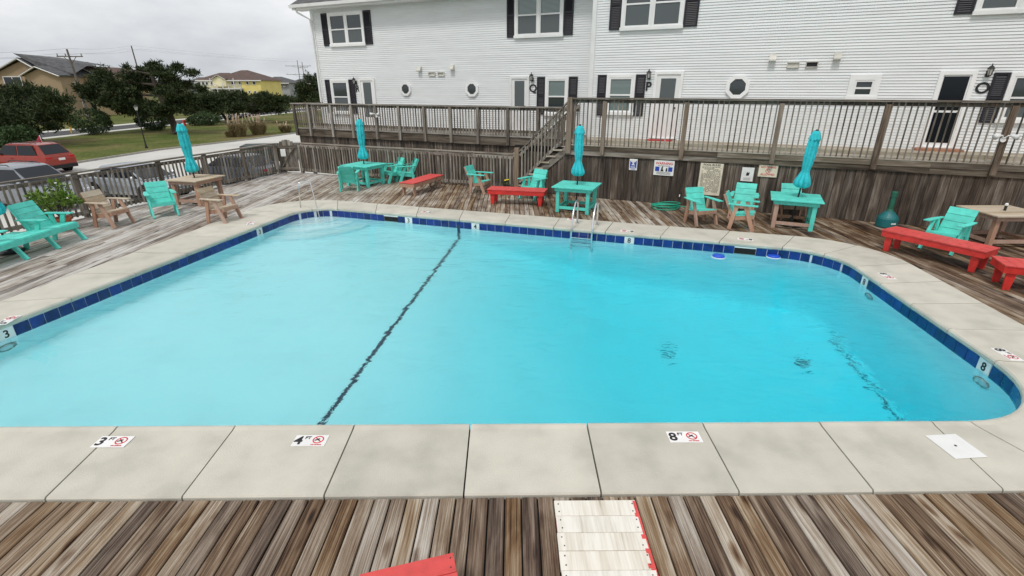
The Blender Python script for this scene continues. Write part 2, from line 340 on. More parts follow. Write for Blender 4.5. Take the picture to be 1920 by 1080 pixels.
# lettering, turned into meshes before anything else is in the scene
def text_mesh(body, size, mat, align='CENTER'):
    cu = bpy.data.curves.new('lettering', 'FONT'); cu.body = body; cu.size = size; cu.align_x = align; cu.align_y = 'CENTER'; cu.extrude = .0012; cu.offset = size * .022; cu.resolution_u = 3
    ob = bpy.data.objects.new('lettering', cu); C.objects.link(ob)
    dg = bpy.context.evaluated_depsgraph_get(); dg.update()
    me = bpy.data.meshes.new_from_object(ob.evaluated_get(dg)); me.materials.clear(); me.materials.append(M[mat])
    bpy.data.objects.remove(ob); return me
TX = {k: text_mesh(*a) for k, a in {
    '3': ('3', .15, 'ink_black'), '4': ('4', .15, 'ink_black'), '8': ('8', .15, 'ink_black'),
    'p3': ('3', .15, 'ink_black'), 'p4': ('4', .15, 'ink_black'), 'p8': ('8', .15, 'ink_black'), 'FT': ('FT', .05, 'ink_black'),
    'R': ('R', .36, 'ink_black'), 'Q': ('Q', .36, 'ink_black'), 'P': ('P', .36, 'ink_black'), 'O': ('O', .36, 'ink_black'),
    'nd1': ('NO DIVING', .115, 'ink_red'), 'nd2': ('ALLOWED', .125, 'ink_red'), 'wa': ('WARNING', .125, 'ink_red'), 'pr': ('POOL RULES', .07, 'ink_black'), 'ndp': ('NO DIVING', .018, 'ink_red'),
}.items()}
def ring_mesh(r, t, th=.002, nseg=24, slash=True):
    b_ = MB()
    for k in range(nseg):
        a0, a1 = 2 * math.pi * k / nseg, 2 * math.pi * (k + 1) / nseg
        q = [(rr * math.cos(a), rr * math.sin(a)) for rr, a in ((r - t, a0), (r, a0), (r, a1), (r - t, a1))]
        b_.prism(q, 0, th)
    if slash: b_.bar((-r * .7, r * .7, th * .5), (r * .7, -r * .7, th * .5), t, th * .8)
    return b_

# ================================================================= POOL (outlines found by survey)
def fillet(poly, radii, nseg=10):
    out_, n_ = [], len(poly)
    for i in range(n_):
        p, a, b_ = Vector(poly[i]), Vector(poly[i - 1]), Vector(poly[(i + 1) % n_])
        u, v = (a - p).normalized(), (b_ - p).normalized(); ang = u.angle(v); r_ = radii[i]; d = r_ / math.tan(ang / 2)
        c_ = p + (u + v).normalized() * (r_ / math.sin(ang / 2)); s0, s1 = p + u * d - c_, p + v * d - c_
        tot = s0.angle_signed(s1)
        arc = []
        for k in range(nseg + 1):
            th = -tot * k / nseg; arc.append(c_ + Vector((s0.x * math.cos(th) - s0.y * math.sin(th), s0.x * math.sin(th) + s0.y * math.cos(th))))
        out_.append(arc)
    return out_
# order: near-left, near-right, far-right, far-left (counter-clockwise)
INN = [(-7.42, 3.84), (5.56, 3.97), (6.36, 9.36), (-5.56, 13.46)]
OUT = [(-8.25, 2.94), (6.55, 3.12), (7.50, 10.02), (-6.72, 14.72)]
ai, ao = fillet(INN, (.8, 1.35, 1.1, .8)), fillet(OUT, (1.3, 2.2, 1.7, 1.5))
def lerp(a, b_, t): return a + (b_ - a) * t
near_joint_px = [((215, 810), (77, 945)), ((438, 808), (333, 946)), ((663, 806), (602, 945)), ((881, 806), (868, 942)), ((1101, 802), (1129, 936)), ((1318, 800), (1391, 935)), ((1536, 797), (1643, 930)), ((1742, 792), (1880, 921))]
stations = []      # (inner, outer, is_joint)
def side(i, joints=None, nd=None):
    a, b_, c_, d_ = ai[i][-1], ai[(i + 1) % 4][0], ao[i][-1], ao[(i + 1) % 4][0]
    if joints is not None:
        for (p, q) in joints:
            ix = G(*p).x; ox = G(*q).x
            t = (ix - a.x) / (b_.x - a.x); t2 = (ox - c_.x) / (d_.x - c_.x)
            if 0.01 < t < .995: stations.append((lerp(a, b_, t), lerp(c_, d_, t2), True))
    else:
        for k in range(1, nd):
            stations.append((lerp(a, b_, k / nd), lerp(c_, d_, k / nd), True))
def corner(i):
    n_ = len(ai[i])
    for k in range(n_): stations.append((ai[i][k], ao[i][k], k in (0, n_ - 1) or k == n_ // 2))
corner(0); side(0, near_joint_px); corner(1); side(1, nd=4); corner(2); side(2, nd=9); corner(3); side(3, nd=7)
inner_loop = []
for i in range(4): inner_loop += ai[i]
outer_loop = []
for i in range(4): outer_loop += ao[i]
WL = -.205        # water level
pool = thing('swimming_pool', 'large turquoise swimming pool with rounded corners, blue tile band and concrete coping', 'pool', (0, 8.5, 0))
PO = Vector((0, -8.5, 0))     # children are given in world coordinates
NST = len(stations); jidx = [i for i, s_ in enumerate(stations) if s_[2]]
for a, bq in zip(jidx, jidx[1:] + [jidx[0] + NST]):
    st = [stations[k % NST] for k in range(a, bq + 1)]
    ins, ous = [s_[0] for s_ in st], [s_[1] for s_ in st]
    if (ins[0] - ins[-1]).length < .05: continue
    gap = .007
    def pull(pts):
        pts = [p.copy() for p in pts]; d0 = (pts[1] - pts[0]).normalized(); d1 = (pts[-2] - pts[-1]).normalized()
        pts[0] += d0 * gap; pts[-1] += d1 * gap; return pts
    ins, ous = pull(ins), pull(ous)
    cx = sum((p for p in ins + ous), Vector((0, 0))) / (2 * len(ins)); dz = random.uniform(-.002, .002)
    vs_, fs = [], []
    for pi, po in zip(ins, ous):
        d = (po - pi).normalized(); pi = pi - d * .03
        for (q, z) in ((po, -.10), (po, .008), (po - d * .012, .02), (pi + d * .09, .02), (pi + d * .045, .028), (pi + d * .015, .02), (pi, .0), (pi, -.035), (pi + d * .02, -.06), (pi + d * .08, -.10)):
            vs_.append((q.x - cx.x, q.y - cx.y, z + dz))
    np_ = 10
    for k in range(len(ins) - 1):
        for j in range(np_):
            j2 = (j + 1) % np_; fs.append((k * np_ + j, k * np_ + j2, (k + 1) * np_ + j2, (k + 1) * np_ + j))
    fs.append(tuple(range(np_))); fs.append(tuple((len(ins) - 1) * np_ + j for j in range(np_))[::-1])
    MB().add(vs_, fs).build('coping_slab', 'concrete', pool, (cx.x, cx.y - 8.5, 0))
# concrete bed under the slabs, dark joint filler
vs_, fs = [], []
for s_ in stations:
    d = (s_[1] - s_[0]).normalized(); q0, q1 = s_[0] + d * .01, s_[1] - d * .01
    vs_ += [(q0.x, q0.y - 8.5, -.03), (q1.x, q1.y - 8.5, -.03)]
for k in range(NST): k2 = (k + 1) % NST; fs.append((2 * k, 2 * k2, 2 * k2 + 1, 2 * k + 1))
MB().add(vs_, fs).build('joint_bed', 'dark_void', pool)
# shell
def depth(x):
    for (x0, d0), (x1, d1) in zip(((-9, .68), (-2.3, .72), (-1.4, .92), (1.9, 2.35), (5.5, 2.9), (9, 2.95)), ((-2.3, .72), (-1.4, .92), (1.9, 2.35), (5.5, 2.9), (9, 2.95), (99, 2.95))):
        if x <= x1: return d0 + (d1 - d0) * (x - x0) / (x1 - x0)
    return 2.5
NI = len(inner_loop)
vs_, fs = [], []
for p in inner_loop: vs_ += [(p.x, p.y - 8.5, -.04), (p.x, p.y - 8.5, -3.7)]
for k in range(NI): k2 = (k + 1) % NI; fs.append((2 * k, 2 * k2, 2 * k2 + 1, 2 * k + 1))
MB().add(vs_, fs).build('pool_wall', 'plaster', pool)
vs_, fs = [], []
xs = [-8 + .25 * k for k in range(61)]
for x in xs: vs_ += [(x, 3.2 - 8.5, WL - depth(x)), (x, 14.2 - 8.5, WL - depth(x))]
for k in range(len(xs) - 1): fs.append((2 * k, 2 * k + 2, 2 * k + 3, 2 * k + 1))
MB().add(vs_, fs).build('pool_floor', 'plaster', pool, smooth=True)
# water body
wl = []
cen = sum(inner_loop, Vector((0, 0))) / NI
for p in inner_loop: wl.append(tuple(p + (p - cen).normalized() * .04))
wo = MB().prism(wl, WL - 3.4, WL).build('water', 'water'); tag(wo, 'clear turquoise water filling the swimming pool', 'water', kind='structure')
# blue tile band, one tile after another round the pool
def walk(loop):
    seg = []; tot = 0; n_ = len(loop)
    for k in range(n_): ln = (loop[(k + 1) % n_] - loop[k]).length; seg.append((tot, ln, loop[k], loop[(k + 1) % n_])); tot += ln
    return seg, tot
seg, TOT = walk(inner_loop)
def on_loop(t):
    t %= TOT
    for t0, ln, a, b_ in seg:
        if ln > 0 and t0 <= t <= t0 + ln + 1e-9: return lerp(a, b_, (t - t0) / ln), (b_ - a).normalized()
    return seg[0][2], (seg[0][3] - seg[0][2]).normalized()
def loop_param(q):
    best = None
    for t0, ln, a, b_ in seg:
        if ln < 1e-6: continue
        u = max(0, min(1, (q - a).dot(b_ - a) / ln ** 2)); d = (a + (b_ - a) * u - q).length
        if best is None or d < best[0]: best = (d, t0 + u * ln)
    return best[1]
NT = int(TOT / .205); pitch = TOT / NT
tile_me = bx(-pitch / 2 + .005, pitch / 2 - .005, -.012, .004, -.13, .075).mesh('tile', 'tile_blue')
wtile_me = bx(-pitch / 2 + .004, pitch / 2 - .004, -.013, .004, -.13, .075).mesh('marker_tile', 'tile_white')
def px2loop(px, py): q = G(px, py, -.13); return loop_param(Vector((q.x, q.y)))
marks = {int(px2loop(*p) / pitch) % NT: t for p, t in (((32, 622), '3'), ((480, 434), '3'), ((762, 411), '3'), ((897, 424), '4'), ((1177, 450), '8'), ((1641, 532), '8'), ((1857, 682), '8'))}
skims = {int(px2loop(*p) / pitch) % NT for p in ((738, 408), (1397, 468))}; skims |= {(k + 1) % NT for k in skims}
for k in range(NT):
    p, d = on_loop((k + .5) * pitch); rz = math.atan2(d.y, d.x) + math.pi      # local +y points out of the pool
    nrm = Vector((d.y, -d.x)); loc = (p.x, p.y - 8.5, -.12)
    if k in skims:
        fo = bx(-pitch / 2, pitch / 2, -.016, .004, .04, .075).build('skimmer_lintel', 'tile_white', pool, loc, (0, 0, rz)); bx(-pitch / 2, pitch / 2, -.016, .004, -.13, -.10).build('skimmer_sill', 'tile_white', pool, loc, (0, 0, rz)); bx(-pitch / 2, pitch / 2, -.006, .02, -.10, .04).build('skimmer_mouth', 'dark_void', fo)
    elif k in marks:
        o = inst('marker_tile', wtile_me, pool, loc, (0, 0, rz)); tag(o, 'white tile with black depth number %s' % marks[k])
        inst('number', TX[marks[k]], o, (0, -.0145, -.025), (R(90), 0, 0))
    else:
        inst('tile', tile_me, pool, loc, (0, 0, rz))
vs_, fs = [], []
for q in range(NT * 2):
    p, d = on_loop(q * pitch / 2); nrm = Vector((-d.y, d.x)) * .004
    vs_ += [(p.x + nrm.x, p.y + nrm.y - 8.5, -.042), (p.x + nrm.x, p.y + nrm.y - 8.5, -.27)]
for k in range(NT * 2): k2 = (k + 1) % (NT * 2); fs.append((2 * k, 2 * k2, 2 * k2 + 1, 2 * k + 1))
MB().add(vs_, fs).build('tile_grout', 'grout', pool)
# underwater things, found by following the refracted sight line down to the floor
def refr(px, py):
    p = G(px, py, WL); d = Vector(ray(px, py)).normalized(); e = 1 / 1.333; ci = -d.z
    t = d * e + Vector((0, 0, 1)) * (e * ci - math.sqrt(1 - e * e * (1 - ci * ci)))
    for k in range(400):
        q = p + t * (k * .02)
        if q.z <= WL - depth(q.x): return q
    return q
def floor_strip(name, pts, wd, mat):
    vs_, fs = [], []
    for i, p in enumerate(pts):
        d = (pts[min(i + 1, len(pts) - 1)] - pts[max(i - 1, 0)]); d.z = 0; d.normalize(); sd = Vector((d.y, -d.x, 0)) * wd / 2
        for sg in (-1, 1):
            q = p + sd * sg; vs_.append((q.x, q.y - 8.5, WL - depth(q.x) + .006))
    for i in range(len(pts) - 1): fs.append((2 * i, 2 * i + 1, 2 * i + 3, 2 * i + 2))
    return MB().add(vs_, fs).build(name, mat, pool)
la, lb = refr(845, 468), refr(610, 785)
slope = (lb.x - la.x) / (lb.y - la.y)
def lane(y): return Vector((la.x + slope * (y - la.y), y, 0))
floor_strip('lane_line', [lane(12.2 - k * .42) for k in range(21)], .058, 'lane_tile')
q_ = G(861, 418, -.1); pq, dq = on_loop(loop_param(Vector((q_.x, q_.y)))); bx(-.035, .035, -.016, .004, -1.5, -.14).build('wall_line', 'lane_tile', pool, (pq.x, pq.y - 8.5, 0), (0, 0, math.atan2(dq.y, dq.x) + math.pi))
floor_strip('deep_line', [Vector((5.56 + (y_ - 3.97) * .1484 - .13, y_, 0)) for y_ in [5.3 + k * .4 for k in range(9)]], .04, 'lane_tile')
for px, py in ((1252, 662), (1503, 678)):
    q = refr(px, py); MB().lathe([(.02, .05), (.09, .045), (.12, .02), (.13, 0)][::-1], 16).build('drain_cover', 'ash_green', pool, (q.x, q.y - 8.5, q.z), smooth=False)
for px, py in ((32, 640), (1636, 545), (1850, 700)):
    q = G(px, py, WL); p, d = on_loop(loop_param(Vector((q.x, q.y)))); rz = math.atan2(d.y, d.x) + math.pi
    lt = MB().lathe([(.05, 0), (.10, .0), (.12, .02), (.13, .0)], 20).build('pool_light_ring', 'kerb', pool, (p.x, p.y - 8.5, WL - .32), (R(90), 0, rz))
    MB().lathe([(.095, -.005), (.08, .02), (.02, .03)], 18).build('lens', 'lens_clear', lt)
# curved entry steps in the far-left corner
cc = Vector((-5.0, 12.75))
for k, (r_, top) in enumerate(((1.15, -.38), (1.62, -.55), (2.08, -.72))):
    poly = [(cc.x - .85, cc.y + .9)] + [(cc.x - .75 + r_ * math.cos(t), cc.y + .75 + r_ * math.sin(t)) for t in [R(-115 + 130 * i / 16) for i in range(17)]]
    MB().prism([(x, y - 8.5) for x, y in poly], -1.3, top).build('entry_step', 'plaster', pool)
# coping plaques with depth and the no-diving mark
plq = bx(-.15, .15, -.075, .075, 0, .006).mesh('depth_plaque', 'plaque_white')
ringm = ring_mesh(.05, .010).mesh('no_diving_mark', 'ink_red')
swim = MB().bar((-.03, -.012, .001), (.012, .012, .001), .012, .0015).bar((.0, .0, .001), (.018, -.02, .001), .008, .0015).mesh('diver_mark', 'ink_black')
for px, py, t, rz in ((212, 829, '3', 0), (582, 827, '4', 0), (1283, 820, '8', 0), (15, 601, '3', 1.75), (470, 419, '3', 1.9), (800, 398, '3', math.pi - .33), (1075, 412, '4', math.pi - .33),
                      (1176, 434, '8', math.pi - .33), (1397, 449, '8', math.pi - .33), (1663, 518, '8', -1.65), (1888, 665, '8', -1.65)):
    g = G(px, py, .02); o = inst('depth_plaque', plq, pool, (g.x, g.y - 8.5, .021), (0, 0, rz)); tag(o, 'white plaque reading %s FT with red no diving mark' % t)
    inst('number', TX['p' + t], o, (-.105, -.005, .0075)); inst('unit', TX['FT'], o, (-.03, .035, .0075)); inst('no_diving_mark', ringm, o, (.07, .01, .0065)); inst('diver_mark', swim, o, (.07, .01, .0085)); inst('small_print', TX['ndp'], o, (.07, -.058, .0075))
g = G(1791, 837, .02)
lid = bx(-.15, .15, -.155, .155, 0, .008).build('skimmer_lid', 'tile_white', pool, (g.x, g.y - 8.5, .021), (0, 0, .08), bevel=.003); tag(lid, 'square white skimmer lid')
MB().lathe([(.012, 0), (.012, .002)], 10).build('finger_hole', 'dark_void', lid, (0, 0, .0075))

# ================================================================= TIMBER DECK
def fx(y): return -8.85 - (19.35 - y) * .262         # foot of the fence on the car park side
FEN = [HP(hs(556, .55, 0), .55), HP(-2.75, .3)]
deck_poly = [Vector((fx(-1.6), -1.6)), Vector((13.6, -1.6)), HP(12.2, -.02).to_2d(), HP(-2.75, -.02).to_2d(), HP(-2.75, .42).to_2d(), Vector((-8.15, 19.42)), Vector((fx(19.5), 19.5))]
deck = thing('deck', 'weathered brown timber pool deck with boards running away from the camera', 'deck', (0, 8, 0)); deck['kind'] = 'structure'
def crossings(poly, x):
    ys = []; n_ = len(poly)
    for k in range(n_):
        a, b_ = poly[k], poly[(k + 1) % n_]
        if (a.x - x) * (b_.x - x) < 0: ys.append(a.y + (b_.y - a.y) * (x - a.x) / (b_.x - a.x))
    return sorted(ys)
def intervals(x):
    d = crossings(deck_poly, x); o = crossings(outer_loop, x)
    if len(d) < 2: return []
    lo, hi = d[0], d[-1]
    if len(o) >= 2: return [(lo, o[0] - .012), (o[-1] + .012, hi)]
    return [(lo, hi)]
boards = []; BW = .1285
nb = int((13.4 + 13.8) / BW)
for k in range(nb):
    x0 = -13.8 + k * BW; x1 = x0 + BW - .012
    i0, i1 = intervals(x0 + .001), intervals(x1 - .001)
    if len(i0) != len(i1):
        iv = i0 if len(i0) > len(i1) else i1; i0 = i1 = iv
    for (a0, b0), (a1, b1) in zip(i0, i1):
        if min(b0 - a0, b1 - a1) < .1: continue
        if (a0 + b0) / 2 < 3.5 and len(i0) == 2: cuts = [max(a0, .2)]; end = min(b0, b1); segs_ = [((.1, b0), (.1, b1))]
        else:
            lo = max(a0, a1); hi = min(b0, b1); cs = []; y = lo + random.uniform(1.2, 4.4)
            while y < hi - .8: cs.append(y); y += random.choice((2.44, 3.05, 3.66, 4.27))
            ed0 = [a0] + cs + [b0]; ed1 = [a1] + cs + [b1]
            segs_ = [((ed0[q] + .002, ed0[q + 1] - .002), (ed1[q] + .002, ed1[q + 1] - .002)) for q in range(len(ed0) - 1)]
        for s0, s1 in segs_: boards.append((x0, x1, s0, s1))
def in_view(bd):
    x0, x1, s0, s1 = bd; best = 0
    for t in np.linspace(0, 1, 9):
        y = s0[0] + (s0[1] - s0[0]) * t; dpt = y * cP + H * sP
        if dpt < .2: continue
        px = 960 + F * x0 / dpt; py = 540 - F * (y * sP - H * cP) / dpt
        if -30 < px < 1950 and -30 < py < 1110: best += (s0[1] - s0[0]) / 9 * (F / dpt) ** 2 * (H / math.hypot(y, H))
    return best
boards = [(in_view(b_), b_) for b_ in boards]; boards.sort(key=lambda q: -q[0])
rest = MB()
for i, (sc_, (x0, x1, s0, s1)) in enumerate(boards):
    cx, cy = (x0 + x1) / 2, (s0[0] + s0[1]) / 2; z = random.uniform(-.004, .001); tl = random.uniform(-.0015, .0015)
    hx = (x1 - x0) / 2; e = .006
    P_ = [(-hx, s0[0] - cy), (hx, s1[0] - cy), (hx, s1[1] - cy), (-hx, s0[1] - cy)]
    top = [(P_[0][0] + e, P_[0][1] + e, z - tl), (P_[1][0] - e, P_[1][1] + e, z + tl), (P_[2][0] - e, P_[2][1] - e, z + tl), (P_[3][0] + e, P_[3][1] - e, z - tl)]
    mid_ = [(q[0], q[1], z - e) for q in P_]; bot = [(q[0], q[1], -.03) for q in P_]
    vv = top + mid_ + bot
    ff = [(0, 1, 2, 3)] + [(4 + j, 4 + (j + 1) % 4, (j + 1) % 4, j) for j in range(4)] + [(8 + j, 8 + (j + 1) % 4, 4 + (j + 1) % 4, 4 + j) for j in range(4)]
    if sc_ > 0 and i < 300: MB().add(vv, ff).build('plank', 'deck_wood', deck, (cx, cy - 8, 0))
    else: rest.add([(q[0] + cx, q[1] + cy - 8, q[2]) for q in vv], ff)
ro = rest.build('far_planks', 'deck_wood', deck); ro['kind'] = 'stuff'
# near-black sheet standing in for the shade seen through the board gaps
vs_, fs = [], []
cen3 = Vector((-.4, 8.6))
def hit(d):
    best = None; n_ = len(deck_poly)
    for k in range(n_):
        a, b_ = deck_poly[k], deck_poly[(k + 1) % n_]; e = b_ - a; den = d.x * e.y - d.y * e.x
        if abs(den) < 1e-9: continue
        t = ((a.x - cen3.x) * e.y - (a.y - cen3.y) * e.x) / den; u = ((a.x - cen3.x) * d.y - (a.y - cen3.y) * d.x) / den
        if t > 0 and -1e-6 <= u <= 1 + 1e-6 and (best is None or t < best): best = t
    return cen3 + d * (best or 8)
dense = []
NO = len(outer_loop)
for k in range(NO):
    for q in range(6): dense.append(lerp(outer_loop[k], outer_loop[(k + 1) % NO], q / 6))
for p in dense:
    h = hit((p - cen3).normalized()); vs_ += [(p.x, p.y - 8, -.035), (h.x, h.y - 8, -.035)]
for k in range(len(dense)): k2 = (k + 1) % len(dense); fs.append((2 * k, 2 * k2, 2 * k2 + 1, 2 * k + 1))
MB().add(vs_, fs).build('gap_shade_sheet', 'dark_void', deck)
dp = deck_poly; sk = MB()
for k in (4, 5, 6): a, b_ = dp[k], dp[(k + 1) % 7]; sk.add([(a.x, a.y - 8, -.04), (b_.x, b_.y - 8, -.04), (b_.x, b_.y - 8, -1.6), (a.x, a.y - 8, -1.6)], [(0, 1, 2, 3)])
sk.build('deck_skirt', 'skirt_wood', deck)

# ================================================================= GROUND, ROAD, CAR PARK
ZG = -1.5
def sheet(name, polys, z, mat, label=None):
    b_ = MB()
    for p in polys: b_.add([(x, y, z) for x, y in p], [tuple(range(len(p)))])
    o = b_.build(name, mat); o['kind'] = 'structure'
    return o
hx0, hx1, hy0, hy1 = -9.3, 9.3, 1.2, 16.; Bg = 3000
sheet('ground', [[(-Bg, -Bg), (Bg, -Bg), (Bg, hy0), (-Bg, hy0)], [(-Bg, hy1), (Bg, hy1), (Bg, Bg), (-Bg, Bg)], [(-Bg, hy0), (hx0, hy0), (hx0, hy1), (-Bg, hy1)], [(hx1, hy0), (Bg, hy0), (Bg, hy1), (hx1, hy1)]], ZG, 'lawn')
kl = [(-27.5, 12), (-28.1, 33), (-27.6, 40), (-24.6, 49), (-23.2, 56), (-22.5, 90)]
sheet('car_park', [kl + [(-9.5, 90), (-9.5, 20), (-15.0, -6), (-27.5, -6)]], ZG + .004, 'drive_concrete')
kb = MB()
for a, b_ in zip(kl, kl[1:]): kb.bar((a[0], a[1], ZG + .06), (b_[0], b_[1], ZG + .06), .16, .13)
tag(kb.build('kerb', 'kerb'), kind='structure')
sheet('road', [[(-51.2, -200), (-46.6, -200), (-46.4, 60), (-44.5, 140), (-30, 400), (-36, 400), (-50, 140), (-51.0, 60)]], ZG + .004, 'asphalt')
sheet('pavement', [[(-46.4, -200), (-45.0, -200), (-44.8, 60), (-42.9, 140), (-28, 400), (-29.8, 400), (-44.3, 140), (-46.2, 60)], [(-53, -200), (-51.4, -200), (-51.2, 60), (-50.2, 140), (-36.2, 400), (-38, 400), (-52, 140), (-53, 60)]], ZG + .008, 'drive_concrete')

# ================================================================= HOUSE (white siding, units R, Q, P, O)
OR, OL = 2.5, 3.4            # distance of the two fronts behind the pool-side wall
house = hthing('house', 'long two-storey white clapboard apartment house behind the raised decks', 'house', 0, OR)
S_STEP = hs(1104, OR, 2.5); S_LEFT = hw(594, 100, OL)[0]; S_END = 14.5; EAVE = hw(600, 11, OL - .35)[1] - .05
RT = 6.15
def hb(x0, x1, y0, y1, z0, z1, name, mat, parent=None, bevel=0):      # y measured behind the right-hand front
    cx, cy, cz = (x0 + x1) / 2, (y0 + y1) / 2, (z0 + z1) / 2
    return bx(x0 - cx, x1 - cx, y0 - cy, y1 - cy, z0 - cz, z1 - cz).build(name, mat, parent or house, (cx, cy, cz), bevel=bevel)
hb(S_STEP + .02, S_END, .05, 8, .0, RT + .8, 'wall', 'siding'); hb(S_LEFT + .02, S_STEP - .02, OL - OR + .05, 8, .0, RT + .1, 'wall', 'siding')
CO = (hw(1345, 40, OR)[1] - hw(1345, 150, OR)[1]) / 21.6
def siding(s0, s1, y, z0, z1):
    ln = (s1 - s0) / 2
    me = MB().add([(-ln, -.004, CO), (-ln, -.022, .003), (-ln, -.020, 0), (-ln, .04, 0), (-ln, .04, CO), (ln, -.004, CO), (ln, -.022, .003), (ln, -.020, 0), (ln, .04, 0), (ln, .04, CO)],
                  [(0, 1, 6, 5), (1, 2, 7, 6), (2, 3, 8, 7), (3, 4, 9, 8), (4, 0, 5, 9), (0, 4, 3, 2, 1), (5, 6, 7, 8, 9)]).mesh('siding_plank', 'siding')
    z = z0
    while z < z1: inst('siding_plank', me, house, ((s0 + s1) / 2, y, z)); z += CO
siding(S_STEP, S_END, .0, 1.2, RT + .6); siding(S_LEFT, S_STEP, OL - OR, 1.2, RT - .1)
# corner boards and downpipes
hb(S_STEP - .03, S_STEP + .10, -.045, .12, 0, RT + .8, 'corner_board', 'trim_white'); hb(S_LEFT - .05, S_LEFT + .08, OL - OR - .05, OL - OR + .12, 0, RT, 'corner_board', 'trim_white')
MB().tube([(S_STEP - .16, OL - OR - .16, RT), (S_STEP - .16, OL - OR - .16, .3)], .045, 8).build('downpipe', 'trim_white', house)
MB().tube([(S_LEFT - .45, OL - OR - .42, EAVE + .02), (S_LEFT - .42, OL - OR - .35, EAVE - .12), (S_LEFT + .0, OL - OR - .12, EAVE - .38), (S_LEFT + .0, OL - OR - .12, .3)], .04, 8).build('downpipe', 'trim_white', house)
# eaves of the left wing: soffit, fascia, gutter, roof slope
yL = OL - OR
hb(S_LEFT - .62, S_STEP, yL - .40, yL + .1, EAVE - .03, EAVE, 'soffit', 'trim_white')
hb(S_LEFT - .62, S_STEP, yL - .42, yL - .395, EAVE - .04, EAVE + .14, 'fascia', 'trim_white')
MB().xprism([(-.06, 0), (.06, 0), (.075, .11), (-.075, .11)], -(S_STEP - S_LEFT + .64) / 2, (S_STEP - S_LEFT + .64) / 2).build('gutter', 'trim_white', house, ((S_LEFT - .64 + S_STEP) / 2, yL - .50, EAVE + .03), (0, 0, R(90)))
MB().add([(S_LEFT - .7, yL - .45, EAVE + .15), (S_STEP, yL - .45, EAVE + .15), (S_STEP, 4.3, EAVE + 2.2), (S_LEFT - .7, 4.3, EAVE + 2.2), (S_LEFT - .7, 9, EAVE + .1), (S_STEP, 9, EAVE + .1)], [(0, 1, 2, 3), (3, 2, 5, 4)]).build('roof', 'shingle_grey', house)
hb(S_STEP - .3, S_END + .4, -.45, 8.4, RT + .8, RT + 1.0, 'roof', 'shingle_grey')
def sash(par, x0, x1, z0, z1, top='window_glass', bot='window_screen', t=.045):
    """one double-hung sash: frame bars, two panes"""
    zm = (z0 + z1) / 2
    fr = MB().box(x0, x0 + t, -.05, 0, z0, z1).box(x1 - t, x1, -.05, 0, z0, z1).box(x0 + t, x1 - t, -.05, 0, z1 - t, z1).box(x0 + t, x1 - t, -.05, 0, z0, z0 + t).box(x0 + t, x1 - t, -.045, 0, zm - t * .5, zm + t * .5)
    fr.build('sash', 'trim_white', par)
    bx(x0 + t, x1 - t, -.018, -.004, zm + t * .5, z1 - t).build('pane', top, par); bx(x0 + t, x1 - t, -.026, -.012, z0 + t, zm - t * .5).build('pane', bot, par)
def window(x0, x1, z0, z1, y, double=True, top='window_glass', bot='window_screen', trim=.085):
    cx, cz = (x0 + x1) / 2, (z0 + z1) / 2; hx_, hz = (x1 - x0) / 2, (z1 - z0) / 2
    wo_ = MB().box(-hx_, -hx_ + trim, -.06, .02, -hz, hz).box(hx_ - trim, hx_, -.06, .02, -hz, hz).box(-hx_ + trim, hx_ - trim, -.06, .02, hz - trim, hz).box(-hx_ - .02, hx_ + .02, -.085, .02, -hz - .04, -hz + .05).build('window', 'trim_white', house, (cx, y - .015, cz))
    a, b_ = -hx_ + trim, hx_ - trim
    if double:
        bx(-.035, .035, -.062, .02, -hz + .05, hz - trim).build('mullion', 'trim_white', wo_)
        sash(wo_, a, -.035, -hz + .05, hz - trim, top, bot); sash(wo_, .035, b_, -hz + .05, hz - trim, top, bot)
    else: sash(wo_, a, b_, -hz + .05, hz - trim, top, bot)
    return wo_
def shutter(x0, x1, z0, z1, y):
    cx, cz = (x0 + x1) / 2, (z0 + z1) / 2; hx_, hz = (x1 - x0) / 2, (z1 - z0) / 2; e = .05
    sh = MB().box(-hx_, -hx_ + e, -.035, .02, -hz, hz).box(hx_ - e, hx_, -.035, .02, -hz, hz).box(-hx_ + e, hx_ - e, -.035, .02, hz - e, hz).box(-hx_ + e, hx_ - e, -.035, .02, -hz, -hz + e).box(-hx_ + e, hx_ - e, -.035, .02, -e * .6, e * .6)
    k = -hz + e
    while k < hz - e - .03:
        if abs(k + .02) > e: sh.add([(-hx_ + e, -.03, k), (hx_ - e, -.03, k), (hx_ - e, -.008, k + .04), (-hx_ + e, -.008, k + .04)], [(0, 1, 2, 3)])
        k += .045
    sh.box(-hx_ + e, hx_ - e, -.006, .02, -hz + e, hz - e); return sh.build('shutter', 'shutter', house, (cx, y - .02, cz))
def pxr(x0, x1, y0, y1, off):       # window rectangle read off the photograph -> s0, s1, z0, z1
    xm = (x0 + x1) / 2; z0, z1 = hw(xm, y1, off)[1], hw(xm, y0, off)[1]; ym = (y0 + y1) / 2
    return hw(x0, ym, off)[0], hw(x1, ym, off)[0], z0, z1
UB, UT = 4.66, 6.02          # upper windows
s0, s1 = hw(1165, 40, OR)[0], hw(1281, 40, OR)[0]; window(s0, s1, UB, UT, 0, top='window_glass'); shutter(s0 - .36, s0 - .012, UB, UT, 0); shutter(s1 + .012, s1 + .40, UB, UT, 0)
s0 = hw(1826, 16, OR)[0]; window(s0, s0 + 1.65, UB, UT, 0); shutter(s0 - .37, s0 - .012, UB, UT, 0); shutter(s0 + 1.66, s0 + 2.0, UB, UT, 0)
s0, s1 = hw(966, 40, OL)[0], hw(1057, 40, OL)[0]; window(s0, s1, UB, UT, yL, top='window_blind', bot='window_screen'); shutter(s0 - .30, s0 - .012, UB, UT, yL); shutter(s1 + .012, s1 + .34, UB, UT, yL)
